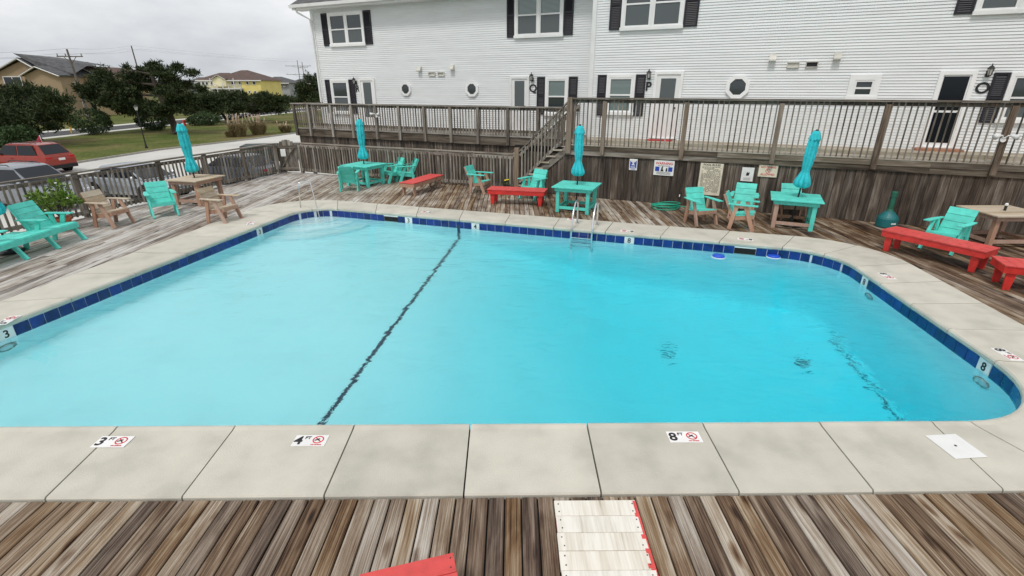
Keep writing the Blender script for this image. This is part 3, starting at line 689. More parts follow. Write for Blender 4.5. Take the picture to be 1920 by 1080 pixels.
s0, s1, z0, z1 = pxr(618, 684, 22, 85, OL); window(s0, s1, z0, z1, yL); shutter(s0 - .36, s0 - .012, z0, z1, yL); shutter(s1 + .012, s1 + .36, z0, z1, yL)
# ground-floor windows
s0, s1, z0, z1 = pxr(1137, 1190, 140, 213, OR); window(s0, s1, z0, z1, 0, False, 'window_blind', 'window_blind'); shutter(s0 - .30, s0 - .012, z0 - .06, z1, 0); shutter(s1 + .012, s1 + .31, z0 - .06, z1, 0)
s0, s1, z0, z1 = pxr(624, 658, 149, 212, OL); window(s0, s1, z0, z1, yL, False); shutter(s0 - .3, s0 - .012, z0, z1, yL); shutter(s1 + .012, s1 + .3, z0, z1, yL)
s0, s1, z0, z1 = pxr(1023, 1066, 144, 215, OL); window(s0, s1, z0, z1, yL, False, 'window_blind', 'window_glass'); shutter(s0 - .32, s0 - .012, z0, z1, yL); shutter(s1 + .012, s1 + .32, z0, z1, yL)
s0, s1, z0, z1 = pxr(1590, 1648, 140, 184, OR)
wq = window(s0, s1, z0, z1, 0, False, 'window_glass', 'window_glass', .13)
s0 = hw(1881, 180, OR)[0]; z0, z1 = 2.25, 3.36; window(s0, s0 + 1.0, z0, z1, 0, False); shutter(s0 - .32, s0 - .012, z0 - .05, z1, 0)
# octagonal windows
def octagon(px, py, off, r_, y):
    s_, z_ = hw(px, py, off); b_ = MB(); pts = [(math.cos(R(22.5 + 45 * k)), math.sin(R(22.5 + 45 * k))) for k in range(8)]
    for k in range(8):
        a, c_ = pts[k], pts[(k + 1) % 8]; q = [(a[0] * r_, a[1] * r_), (c_[0] * r_, c_[1] * r_), (c_[0] * r_ * .68, c_[1] * r_ * .68), (a[0] * r_ * .68, a[1] * r_ * .68)]
        b_.xprism(q, -.07, .02)
    o = b_.build('octagonal_window', 'trim_white', house, (s_, y - .01, z_)); MB().xprism([(a * r_ * .69, c_ * r_ * .69) for a, c_ in pts], -.035, .01).build('pane', 'window_glass', o)
octagon(1383, 163, OR, .335, 0); octagon(762, 167, OL, .27, yL); octagon(886, 167, OL, .285, yL)
# doors
def door(x0, x1, z0, z1, y, glass, gmat='window_glass', trim=.08):
    cx = (x0 + x1) / 2; hx_ = (x1 - x0) / 2; hgt = z1 - z0
    d = bx(-hx_ + trim, hx_ - trim, -.03, .02, .03, hgt - trim).build('door', 'trim_white', house, (cx, y - .015, z0))
    MB().box(-hx_, -hx_ + trim, -.06, .02, 0, hgt).box(hx_ - trim, hx_, -.06, .02, 0, hgt).box(-hx_ + trim, hx_ - trim, -.06, .02, hgt - trim, hgt).box(-hx_ + trim, hx_ - trim, -.09, .02, 0, .03).build('frame', 'trim_white', d)
    for gx0, gx1, gz0, gz1 in glass: bx(gx0 * hx_, gx1 * hx_, -.036, .0, gz0 * hgt, gz1 * hgt).build('pane', gmat, d)
    MB().lathe([(.008, 0), (.012, .03), (.028, .045), (.02, .07)], 10).build('handle', 'black_metal', d, (hx_ - trim - .07, -.03, hgt * .47), (R(90), 0, 0))
    return d
s0, s1, z0, z1 = pxr(1223, 1276, 134, 256, OR); door(s0, s1, 1.53, z1, 0, [(-.52, .52, .55, .90)], 'window_screen')
s0, s1, z0, z1 = pxr(1742, 1811, 133, 272, OR); door(s0, s1, 1.56, z1, 0, [(-.70, .66, .50, .93), (-.70, .66, .07, .47)], 'car_glass', .09)
SDO = (s0 + s1) / 2
s0, s1, z0, z1 = pxr(957, 993, 143, 220, OL); door(s0, s1, 1.5, z1, yL, [(-.50, .50, .42, .92)], 'window_screen')
s0, s1, z0, z1 = pxr(677, 706, 147, 215, OL); door(s0, s1, 1.5, z1, yL, [(-.5, .5, .2, .92)], 'window_screen')
# unit letters
for px, py, t, off in ((671, 167, 'R', OL), (1000, 166, 'Q', OL), (1216, 163, 'P', OR), (1841, 166, 'O', OR)):
    s_, z_ = hw(px, py, off); inst('unit_letter', TX[t], house, (s_, off - OR - .03, z_), (R(90), 0, 0))['label'] = 'black letter %s beside its door' % t
# vents
def vent(px, py, off, kind):
    s_, z_ = hw(px, py, off); y = off - OR
    if kind == 'hood':
        o = MB().add([(-.08, -.03, .09), (.08, -.03, .09), (.08, .02, .09), (-.08, .02, .09), (-.09, -.15, -.05), (.09, -.15, -.05), (.09, .02, -.09), (-.09, .02, -.09), (-.09, -.15, -.09), (.09, -.15, -.09)],
                     [(0, 1, 5, 4), (4, 5, 9, 8), (0, 4, 8, 7, 3), (1, 2, 6, 9, 5), (0, 3, 2, 1), (8, 9, 6, 7), (3, 7, 6, 2)]).build('vent_hood', 'vent_cream', house, (s_, y - .02, z_))
    else:
        o = MB().box(-.15, .15, -.06, .02, .055, .075).box(-.15, .15, -.04, .02, -.075, -.055).box(-.15, -.13, -.05, .02, -.055, .055).box(.13, .15, -.05, .02, -.055, .055).build('vent_louvre', 'vent_cream', house, (s_, y - .02, z_))
        bx(-.13, .13, -.02, .02, -.055, .055).build('louvre_opening', 'shutter' if kind == 'dark' else 'vent_cream', o)
for a in ((1449, 108, OR, 'hood'), (1570, 105, OR, 'hood'), (1487, 122, OR, 'pale'), (1522, 121, OR, 'dark'), (788, 129, OL, 'hood'), (849, 126, OL, 'hood'), (811, 139, OL, 'pale'), (828, 139, OL, 'pale')): vent(*a)
# wall lanterns
lcount = 0
for px, py, off, lab in ((668, 152, OL, 'black wall lantern beside the door lettered R'), (999, 145, OL, 'black wall lantern above the letter Q'), (1218, 140, OR, 'black wall lantern above the letter P'), (1853, 133, OR, 'black wall lantern above the letter O')):
    s_, z_ = hw(px, py, off); t = hthing('wall_lantern', lab, 'lamp', s_, off - .03, z_ - .12, 'wall lanterns by the doors')
    bx(-.05, .05, -.02, .03, -.02, .16).build('back_plate', 'black_metal', t)
    MB().tube([(0, -.02, .02), (0, -.08, -.02), (0, -.14, .0)], .012, 6).build('arm', 'black_metal', t)
    MB().lathe([(.045, .0), (.06, .02), (.055, .03)], 6, (0, -.14, 0)).build('base', 'black_metal', t)
    MB().lathe([(.05, .03), (.078, .21)], 6, (0, -.14, 0)).build('lamp_glass', 'lamp_glass', t)
    MB().lathe([(.10, .205), (.085, .24), (.045, .28), (.015, .30), (.018, .33), (.004, .36)], 6, (0, -.14, 0)).build('cap', 'black_metal', t)
    cg = MB()
    for k in range(6): a = 2 * math.pi * k / 6; cg.bar((.052 * math.cos(a), -.14 + .052 * math.sin(a), .03), (.08 * math.cos(a), -.14 + .08 * math.sin(a), .21), .012, .012)
    cg.build('cage', 'black_metal', t); t.scale = (.8, .8, .8)

# ================================================================= RAISED DECK WITH RAILING (right)
ZF, ZR = 1.5, 2.74
sT, sE = hs(1068, 0, 1.6), 12.2
up = hthing('raised_deck', 'raised timber deck with brown railing and plank wall behind the pool', 'raised deck', 0, 0)
def ub(x0, x1, y0, y1, z0, z1, name, mat, par=None):
    cx, cy, cz = (x0 + x1) / 2, (y0 + y1) / 2, (z0 + z1) / 2
    return bx(x0 - cx, x1 - cx, y0 - cy, y1 - cy, z0 - cz, z1 - cz).build(name, mat, par or up, (cx, cy, cz))
pw = .203; me = bx(-pw / 2 + .0035, pw / 2 - .0035, -.012, .02, -.56, .67).mesh('wall_plank', 'skirt_wood')
k = -2.7
while k < 12.2: inst('wall_plank', me, up, (k + pw / 2, .01 + random.uniform(-.004, .004), .56)); k += pw
ub(-2.7, 12.3, .03, .06, 0, 1.4, 'wall_backing', 'dark_void')
for (a, b_) in ((sT - .08, 3.1), (3.1, 7.6), (7.6, 12.3)):
    ub(a + .002, b_ - .002, -.045, .02, 1.205, 1.335, 'rim_board', 'beam_wood'); ub(a + .002, b_ - .002, -.06, .02, 1.339, ZF - .035, 'rim_board', 'beam_wood')
for k in range(17): ub(sT - .08, 12.3, -.07 + k * .151, -.07 + k * .151 + .145, ZF - .03, ZF, 'floor_board', 'upper_floor_wood')
post_px = [1068, 1133, 1285, 1459, 1655, 1888]
ps = [hs(p, -.08, 2.2) for p in post_px]
pme = bx(-.055, .055, -.045, .045, 0, 1.42).mesh('post', 'post_wood')
for i, s_ in enumerate(ps):
    if i == 0: ub(s_ - .075, s_ + .075, -.13, .03, ZF - .25, ZR + .03, 'newel_post', 'post_wood')
    else: inst('post', pme, up, (s_, -.107, ZF - .25))
ub(ps[0] + .077, sE, -.17, .0, ZR - .015, ZR + .025, 'top_rail', 'rail_wood'); ub(ps[0] + .077, sE, -.06, -.02, ZR - .11, ZR - .02, 'upper_rail', 'rail_wood'); ub(ps[0] + .077, sE, -.06, -.02, ZF + .06, ZF + .15, 'bottom_rail', 'upper_floor_wood')
bme = bx(-.015, .015, -.008, .008, -.61, .61).mesh('baluster', 'fence_wood')
k = ps[0] + .16
while k < sE: inst('baluster', bme, up, (k, -.073, ZF + .61), (0, random.uniform(-.006, .006), 0)); k += (ps[3] - ps[2]) / 18
# floodlight on the end post, doormats
s_, z_ = hw(1880, 262, -.16)
fl = hthing('floodlight', 'white twin floodlight on the railing post at far right', 'floodlight', s_, -.16, z_)
def flood(t, sc_=1.):
    MB().lathe([(.05, 0), (.05, .03)], 12).build('mount', 'trim_white', t, (0, 0, 0), (R(90), 0, 0))
    for sg in (-1, 1):
        MB().tube([(0, -.02, .02), (sg * .05 * sc_, -.06, .09 * sc_), (sg * .11 * sc_, -.10, .08 * sc_)], .014, 6).build('arm', 'trim_white', t)
        MB().lathe([(.02, -.03), (.035, .02), (.062, .10), (.065, .11)], 12).build('lamp_head', 'trim_white', t, (sg * .10 * sc_, -.09, .085 * sc_), (R(100), 0, R(sg * 55)), smooth=True)
flood(fl); MB().tube([(.02, .0, -.02), (.06, .02, -.10), (.03, .03, -.22)], .008, 5).build('cable', 'black_metal', fl)
s_, z_ = hw(1236, 260, 2.1)
dm = hthing('doormat', 'narrow red doormat in front of door P', 'doormat', s_, 2.1, ZF); bx(-.38, .38, -.2, .2, 0, .02).build('pile', 'mat_red', dm)
ds = hthing('door_step', 'terracotta coloured brick step below the dark glass door', 'step', SDO, 2.28, ZF); bx(-.5, .5, -.18, .17, 0, .055).build('tread', 'brick_step', ds)

# stairs from raised deck down to the pool
stair = hthing('staircase', 'grey timber staircase with baluster railings leading down from the raised deck', 'stairs', 0, 0)
sb0 = -2.62; st_top = ps[0] - .1; NSTEP = 8
def stz(s_): return ZF * (s_ - sb0) / (st_top - sb0)
for k in range(NSTEP - 1):
    z = ZF * (k + 1) / NSTEP; sm = sb0 + (st_top - sb0) * (k + .5) / NSTEP + .05
    bx(-.15, .15, -.5, .5, -.02, .02).build('tread', 'upper_floor_wood', stair, (sm, .42, z))
for y in (-.02, .92):
    MB().xprism([(sb0 - .1, 0), (sb0 + .16, 0), (st_top, ZF - .30), (st_top, ZF - .06)], y - .02, y + .02).build('stringer', 'rail_wood', stair)
def stair_rail(y, a, b_, base=0, mat='fence_wood', raise_=.0):
    za, zb = stz(a), stz(b_)
    MB().bar((a, y, za + 1.12), (b_, y, zb + 1.12), .10, .04).build('handrail', 'rail_wood', stair); MB().bar((a, y, za + 1.0), (b_, y, zb + 1.0), .035, .08).build('upper_rail', 'rail_wood', stair); MB().bar((a, y, za + .2), (b_, y, zb + .2), .035, .08).build('lower_rail', 'rail_wood', stair)
    me_ = bx(-.017, .017, -.017, .017, 0, .95).mesh('baluster', mat); q = a + .1
    while q < b_ - .04: inst('baluster', me_, stair, (q, y - .036, stz(q) + .14)); q += .105
stair_rail(-.03, sb0 + .1, st_top + .03); stair_rail(1.0, sb0 - .5, st_top + .03)
bx(-.07, .07, -.07, .07, 0, 1.32).build('newel_post', 'post_wood', stair, (sb0 + .02, -.03, 0)); bx(-.06, .06, -.06, .06, 0, 1.05).build('newel_post', 'fence_wood', stair, (sb0 - .5, 1.0, 0))

# ================================================================= LEFT RAISED WALKWAY
LO = 1.75; LZF, LZR = 1.47, 2.43
lw = hthing('walkway', 'grey timber walkway with slatted railing in front of doors R and Q', 'walkway', -8, LO)
def lb_(x0, x1, y0, y1, z0, z1, name, mat):
    cx, cy, cz = (x0 + x1) / 2, (y0 + y1) / 2, (z0 + z1) / 2
    return bx(x0 - cx, x1 - cx, y0 - cy, y1 - cy, z0 - cz, z1 - cz).build(name, mat, lw, (cx + 8, cy, cz))
la0 = hs(554, LO, 2.0); la1 = -1.2
lb_(la0, -6, -.05, .02, LZF - .30, LZF - .02, 'rim_board', 'beam_wood'); lb_(-6, la1, -.053, .02, LZF - .30, LZF - .02, 'rim_board', 'beam_wood')
lb_(la0 + .02, la1, -.08, .0, LZF - .015, LZF + .03, 'edge_board', 'rail_wood')
for k in range(11): lb_(la0, la1, .003 + k * .15, .003 + k * .15 + .144, LZF - .018, LZF, 'floor_board', 'rail_wood')
sme = bx(-.092, .092, -.012, .012, -.75, .75).mesh('skirt_plank', 'skirt_wood'); k = la0 + .12
while k < la1: inst('skirt_plank', sme, lw, (k + 8, .04, LZF - .30 - .75)); k += .19
lps = [hs(p, LO - .03, 1.9) for p in (556, 583, 625, 663, 708, 751, 798, 847, 898, 954, 1010)]
lpm = bx(-.05, .05, -.045, .045, 0, LZR - LZF + .28).mesh('post', 'fence_wood')
for s_ in lps: inst('post', lpm, lw, (s_ + 8, -.10, LZF - .28))
lb_(la0 - .05, la1, -.16, .0, LZR - .02, LZR + .02, 'top_rail', 'rail_wood'); lb_(la0, la1, -.053, -.02, LZR - .11, LZR - .022, 'upper_rail', 'rail_wood'); lb_(la0, la1, -.053, -.02, LZF + .13, LZF + .22, 'bottom_rail', 'rail_wood')
slm = bx(-.02, .02, -.009, .009, 0, LZR - LZF - .06).mesh('slat', 'fence_wood'); k = la0 + .1
while k < la1: inst('slat', slm, lw, (k + 8, -.067, LZF + .04), (0, random.uniform(-.01, .01), 0)); k += .116
rt = MB().box(-.04, .04, 0, 1.6, LZR - .02, LZR + .02).build('return_rail', 'rail_wood', lw, (la0 + 8, .002, 0)); k = .12
while k < 1.6: inst('slat', slm, lw, (la0 + 8 + .03, k, LZF + .04), (0, 0, R(90))); k += .108
s_, z_ = hw(706, 214, LO - .16); f2 = hthing('floodlight', 'small white twin floodlight on the grey walkway railing', 'floodlight', s_, LO - .15, z_ - .07); flood(f2)

# ================================================================= POOL FENCES AND GATE
def fence(name, label, a, b_, posts, ht=1.05, pitch_=.115, sw=.05):
    a, b_ = Vector(a), Vector(b_); d = b_ - a; ln = d.length; rz = math.atan2(d.y, d.x)
    t = thing(name, label, 'fence', (a.x, a.y, 0), rz)
    pm = bx(-.05, .05, -.05, .05, -.1, ht + .02).mesh('post', 'fence_wood'); sm_ = bx(-sw / 2, sw / 2, -.012, .012, .06, ht - .03).mesh('slat', 'fence_wood')
    for q in posts: inst('post', pm, t, (q * ln, 0, 0))
    ps_ = sorted(posts)
    def rails(y, w_, z0, z1, nm):
        cuts = ps_[::2] if ps_[-1] in ps_[::2] else ps_[::2] + [ps_[-1]]
        for u, v in zip(cuts, cuts[1:]): bx(-(v - u) * ln / 2 + .002, (v - u) * ln / 2 - .002, -w_ / 2, w_ / 2, -(z1 - z0) / 2, (z1 - z0) / 2).build(nm, 'rail_wood', t, ((u + v) / 2 * ln, y, (z0 + z1) / 2))
    rails(0, .13, ht + .0205, ht + .058, 'top_rail'); rails(-.072, .035, ht - .10, ht - .01, 'upper_rail'); rails(-.072, .035, .08, .17, 'lower_rail')
    q = .09
    while q < ln - .05:
        if min(abs(q - p * ln) for p in posts) > .07: inst('slat', sm_, t, (q, -.10, 0), (random.uniform(-.006, .006), random.uniform(-.012, .012), 0))
        q += pitch_
    return t
Lf = [Vector((fx(19.2), 19.2, 0)), Vector((fx(3.5), 3.5, 0))]
fence('fence', 'grey weathered slat fence along the car park', Lf[1], Lf[0], [0, .14, .28, .42, .56, .70, .80, .90, 1], 1.05, .128, .042)
ga, gb = Vector((fx(19.2), 19.3, 0)), Vector((-8.12, 19.36, 0))
bf0, bf1 = Vector((-8.05, 19.40, 0)), HP(sb0 - .06, .24)
bposts = [0] + [((P0 + EH * hs(p, .55, .5) + NB * .55) - bf0).length / (bf1 - bf0).length for p in (595, 653, 708, 771, 835, 898)] + [1]
fence('fence', 'grey weathered slat fence behind the teal table, ending at the stairs', bf0, bf1, bposts, 1.05, .112, .045)
gt = thing('gate', 'arched grey wooden gate in the fence corner with white notice', 'gate', (ga.x + .06, ga.y, 0), math.atan2(gb.y - ga.y, gb.x - ga.x))
gl = (gb - ga).length - .08; npk = 7
for k in range(npk):
    x0 = k * gl / npk; xm = (x0 + gl / npk / 2) / gl; top = 1.02 + .20 * math.sin(math.pi * xm) ** .8
    bx(-gl / npk / 2 + .003, gl / npk / 2 - .003, -.01, .012, 0, top - .05).build('plank', 'fence_wood', gt, (x0 + gl / npk / 2, 0, .05))
bx(0, gl, -.04, -.012, .92, 1.01).build('cross_rail', 'rail_wood', gt); bx(0, gl, -.04, -.012, .12, .21).build('cross_rail', 'rail_wood', gt)
MB().bar((.06, -.025, .2), (gl - .06, -.025, .95), .028, .08, (0, 1, 0)).build('brace', 'beam_wood', gt)
bx(-.03, .0, -.06, -.012, .55, .95).build('latch', 'black_metal', gt)
gn = thing('notice', 'blank white notice pinned to the wooden gate', 'sign', (ga.x + .27, ga.y - .055, .62), gt.rotation_euler.z); bx(-.09, .09, -.004, .004, 0, .27).build('sheet', 'sign_white', gn)
bx_ = thing('storage_box', 'low dark green storage box outside the gate', 'box', G(512, 300, ZG).to_tuple(), .25)
bx(-1.6, 1.6, -.8, .8, 0, .95).build('body', 'box_green', bx_); bx(-1.7, 1.7, -.9, .9, .95, 1.02).build('lid', 'box_green', bx_)

# ================================================================= WALL SIGNS
def sign(name, label, x0, x1, y0, y1, mat):
    s0, s1, z0, z1 = pxr(x0, x1, y0, y1, -.02)
    t = hthing(name, label, 'sign', (s0 + s1) / 2, -.02, (z0 + z1) / 2); w_, h_ = (s1 - s0) / 2, (z1 - z0) / 2
    bx(-w_, w_, -.012, .008, -h_, h_).build('board', mat, t, bevel=.004); return t, w_, h_
def put(t, key, x, z, sc_=1.): o = inst('lettering', TX[key], t, (x, -.0135, z), (R(90), 0, 0)); o.scale = (sc_, sc_, 1); return o
t, w_, h_ = sign('phone_sign', 'blue and white emergency telephone sign on the plank wall', 1180, 1195, 298, 319, 'sign_white')
bx(-w_ * .82, w_ * .82, -.014, 0, -h_ * .62, h_ * .68).build('blue_field', 'ink_blue', t)
MB().xprism([(-.07, .12), (.07, .12), (.07, .07), (.035, .07), (.02, .03), (.055, -.02), (-.055, -.02), (-.02, .03), (-.035, .07), (-.07, .07)], -.0155, -.004).build('handset_symbol', 'sign_white', t)
bx(-w_ * .6, w_ * .6, -.0155, 0, -h_ * .5, -h_ * .36).build('print_line', 'sign_white', t); bx(-w_ * .6, w_ * .6, -.0135, 0, -h_ * .86, -h_ * .74).build('print_line', 'ink_blue', t)
t, w_, h_ = sign('warning_sign', 'white sign headed WARNING in red with blue squares', 1226, 1264, 301, 329, 'sign_white')
put(t, 'wa', 0, h_ * .6, w_ / .36)
for sg in (-1, 1): bx(sg * w_ * .65 - .055, sg * w_ * .65 + .055, -.0138, 0, -.09, .03).build('blue_square', 'ink_blue', t)
MB().xprism([(-.08, -.09), (-.06, .02), (-.02, .06), (-.03, -.02), (0, -.09)], -.0138, 0).build('figure_symbol', 'ink_black', t); MB().xprism([(.05, -.09), (.06, 0), (.09, .01), (.10, -.09)], -.0138, 0).build('figure_symbol', 'ink_black', t)
pl = MB()
for k in range(3): pl.box(-w_ * .7, w_ * .7, -.0135, -.004, -h_ * (.55 + k * .13) - .008, -h_ * (.55 + k * .13))
pl.box(-w_ * .6, w_ * .6, -.0135, -.004, h_ * .26, h_ * .31); pl.build('print_lines', 'ink_black', t)['kind'] = 'stuff'
t, w_, h_ = sign('rules_board', 'tall cream pool rules board with many lines of print', 1310, 1353, 306, 366, 'sign_cream')
put(t, 'pr', 0, h_ * .9, w_ / .27)
pl = MB(); random.seed(3)
for k in range(24):
    z = h_ * .78 - k * h_ * 1.62 / 24; x = -w_ * .82
    while x < w_ * .8:
        ln = random.uniform(.02, .07)
        if random.random() < .86: pl.box(x, min(x + ln, w_ * .84), -.0135, -.004, z - .011, z)
        x += ln + .012
pl.build('print_lines', 'ink_black', t)['kind'] = 'stuff'
t, w_, h_ = sign('shower_sign', 'small white sign with a black hand symbol', 1390, 1413, 314, 340, 'sign_white')
MB().xprism([(-.03, -.03), (.03, -.03), (.045, .03), (.03, .075), (.012, .03), (-.005, .07), (-.03, .03)], -.0138, 0).build('hand_symbol', 'ink_black', t)
pl = MB()
for k in range(3): pl.box(-w_ * .6, w_ * .6, -.0135, -.004, -h_ * (.5 + k * .14) - .006, -h_ * (.5 + k * .14))
pl.build('print_lines', 'ink_black', t)['kind'] = 'stuff'
t, w_, h_ = sign('no_diving_sign', 'cream sign reading NO DIVING ALLOWED in red', 1422, 1458, 309, 332, 'sign_cream')
put(t, 'nd1', 0, h_ * .6, w_ / .38); put(t, 'nd2', 0, -h_ * .58, w_ / .40); ring_mesh(.055, .012).build('no_diving_mark', 'ink_red', t, (0, -.012, 0), (R(90), 0, 0))

# ================================================================= FURNITURE
MC = {}
def cm(key, fn):
    if key not in MC: MC[key] = fn()
    return MC[key]
def chair(label, x, y, deg, seat, frame, arm=None):
    t = thing('garden_chair', label, 'chair', (x, y, 0), R(deg), 'wooden garden chairs round the pool'); arm = arm or seat; k = (seat, frame, arm)
    def part(nm, key, fn, mat, bev=.004): inst(nm, cm((key, mat), lambda: fn().mesh(nm, mat)), t, bevel=bev)
    # back slats, leaning
    b0, b1 = Vector((0, .13, .27)), Vector((0, .37, .80)); ax = (b1 - b0).normalized(); nrm = Vector((0, -ax.z, ax.y)); n_ = 4; hgt = (b1 - b0).length / n_
    for i in range(n_):
        c_ = b0 + ax * (hgt * (i + .5))
        part('back_slat', 'bs%d' % i, lambda: MB().bar(c_ - ax * (hgt / 2 - .003), c_ + ax * (hgt / 2 - .003), .47, .022, up=nrm), seat)
    for sg in (-1, 1): part('back_stile', 'st%d' % sg, lambda: MB().bar(b0 + Vector((sg * .2, .028, .0)) - ax * .05, b1 + Vector((sg * .2, .028, -.02)), .035, .07, up=nrm), frame)
    # seat
    s0, s1 = Vector((0, -.27, .375)), Vector((0, .17, .305)); sx_ = (s1 - s0).normalized(); sl = (s1 - s0).length / 4
    for i in range(4):
        c_ = s0 + sx_ * (sl * (i + .5)); part('seat_slat', 'ss%d' % i, lambda: MB().bar(c_ - sx_ * (sl / 2 - .003), c_ + sx_ * (sl / 2 - .003), .48, .022), seat)
    part('apron', 'ap', lambda: MB().box(-.24, .24, -.285, -.262, .28, .363), frame if frame != 'teal' else seat)
    for sg in (-1, 1):
        part('seat_rail', 'sr%d' % sg, lambda: MB().bar((sg * .222, -.26, .315), (sg * .222, .24, .235), .026, .09), frame)
        part('leg', 'lf%d' % sg, lambda: MB().bar((sg * .262, -.07, .565), (sg * .262, -.30, .0), .04, .085, up=(0, 1, 0)), frame)
        part('leg', 'lr%d' % sg, lambda: MB().bar((sg * .262, .11, .565), (sg * .262, .20, .0), .038, .085, up=(0, 1, 0)), frame)
        part('armrest', 'ar%d' % sg, lambda: MB().add([(sg * .225, -.33, .567), (sg * .335, -.33, .567), (sg * .335, .0, .567), (sg * .30, .29, .567), (sg * .24, .29, .567), (sg * .225, -.33, .59), (sg * .335, -.33, .59), (sg * .335, .0, .59), (sg * .30, .29, .59), (sg * .24, .29, .59)],
             [(0, 4, 3, 2, 1), (5, 6, 7, 8, 9), (0, 1, 6, 5), (1, 2, 7, 6), (2, 3, 8, 7), (3, 4, 9, 8), (4, 0, 5, 9)]), arm)
    return t
chair('bare tan wooden chair beside the potted plant', -9.42, 11.46, 81, 'tan_top', 'tan_wood')
chair('teal chair facing the pool left of the tan table', -8.86, 12.46, 40, 'teal', 'teal')
chair('bare tan wooden chair at the pool edge in front of the tan table', -7.03, 11.86, 76, 'tan_top', 'tan_wood')
chair('teal chair seen from behind, left of the teal umbrella table', -5.13, 15.75, 190, 'teal', 'teal')
chair('teal chair against the fence, just right of the teal table', -4.12, 17.35, -50, 'teal', 'teal')
chair('teal chair turned left, between teal table and red-topped bench', -3.62, 17.2, -65, 'teal', 'teal')
chair('teal chair on tan legs alone before the fence', -1.0, 15.45, 66, 'teal', 'tan_wood')
chair('teal chair behind the red bench at the foot of the stairs', .62, 14.55, -40, 'teal', 'teal')
chair('teal chair on tan legs beside the green hose', 4.48, 11.63, 15, 'teal', 'tan_wood')
chair('teal and tan chair in side view, facing right at the pool edge', 5.28, 11.24, 62, 'teal', 'tan_wood')
chair('teal chair on tan legs below the small white hand sign', 5.72, 12.2, -28, 'teal', 'tan_wood')
chair('teal chair half hidden behind the teal-topped table on tan legs', 6.90, 12.12, -14, 'teal', 'tan_wood')
chair('teal chair behind the long red bench at right', 8.62, 9.52, -62, 'teal', 'teal')

def table(label, x, y, deg, wx, wy, top, leg, leg2=None, ht=.68):
    t = thing('table', label, 'table', (x, y, 0), R(deg), 'wooden tables round the pool'); n_ = 7; a, b_ = wx / 2, wy / 2
    me = bx(-a, a, -wy / n_ / 2 + .002, wy / n_ / 2 - .002, -.014, .014).mesh('top_plank', top)
    for k in range(n_): inst('top_plank', me, t, (0, -b_ + (k + .5) * wy / n_, ht - .014), bevel=.003)
    i = .07
    for sg in (-1, 1):
        bx(-a + i, a - i, -.013, .013, ht - .118, ht - .029).build('apron', top if top == 'teal' else leg, t, (0, sg * (b_ - i - .014), 0))
        bx(-.013, .013, -b_ + i + .03, b_ - i - .03, ht - .118, ht - .029).build('apron', top if top == 'teal' else leg, t, (sg * (a - i - .014), 0, 0))
        for s2 in (-1, 1):
            bx(-.045, .045, -.045, .045, 0, ht - .03).build('leg', (leg2 if (leg2 and sg > 0) else leg), t, (sg * (a - .145), s2 * (b_ - .145), 0), bevel=.005)
        bx(-a + .19, a - .19, -.02, .02, .09, .16).build('stretcher', leg, t, (0, sg * (b_ - .145), 0))
    bx(-.02, .02, -b_ + .165, b_ - .165, .092, .158).build('stretcher', leg, t, (-(a - .145), 0, 0)); bx(-.02, .02, -b_ + .165, b_ - .165, .092, .158).build('stretcher', leg2 or leg, t, (a - .145, 0, 0))
    return t
table('bare tan wooden umbrella table beside the left fence', -8.8, 13.95, -12, 1.0, 1.1, 'tan_top', 'tan_wood', ht=.70)
table('teal umbrella table at the back fence', -4.89, 16.75, -25, 1.1, 1.05, 'teal', 'teal')
table('teal umbrella table behind the pool ladder', 1.70, 13.02, -22, 1.08, 1.05, 'teal', 'teal', ht=.67)
table('teal-topped umbrella table on tan legs with one teal end', 6.56, 11.42, -25, 1.05, 1.05, 'teal', 'tan_wood', 'teal')
table('bare tan wooden table at the right edge', 10.08, 10.02, 0, 1.15, 1.0, 'tan_top', 'tan_wood')

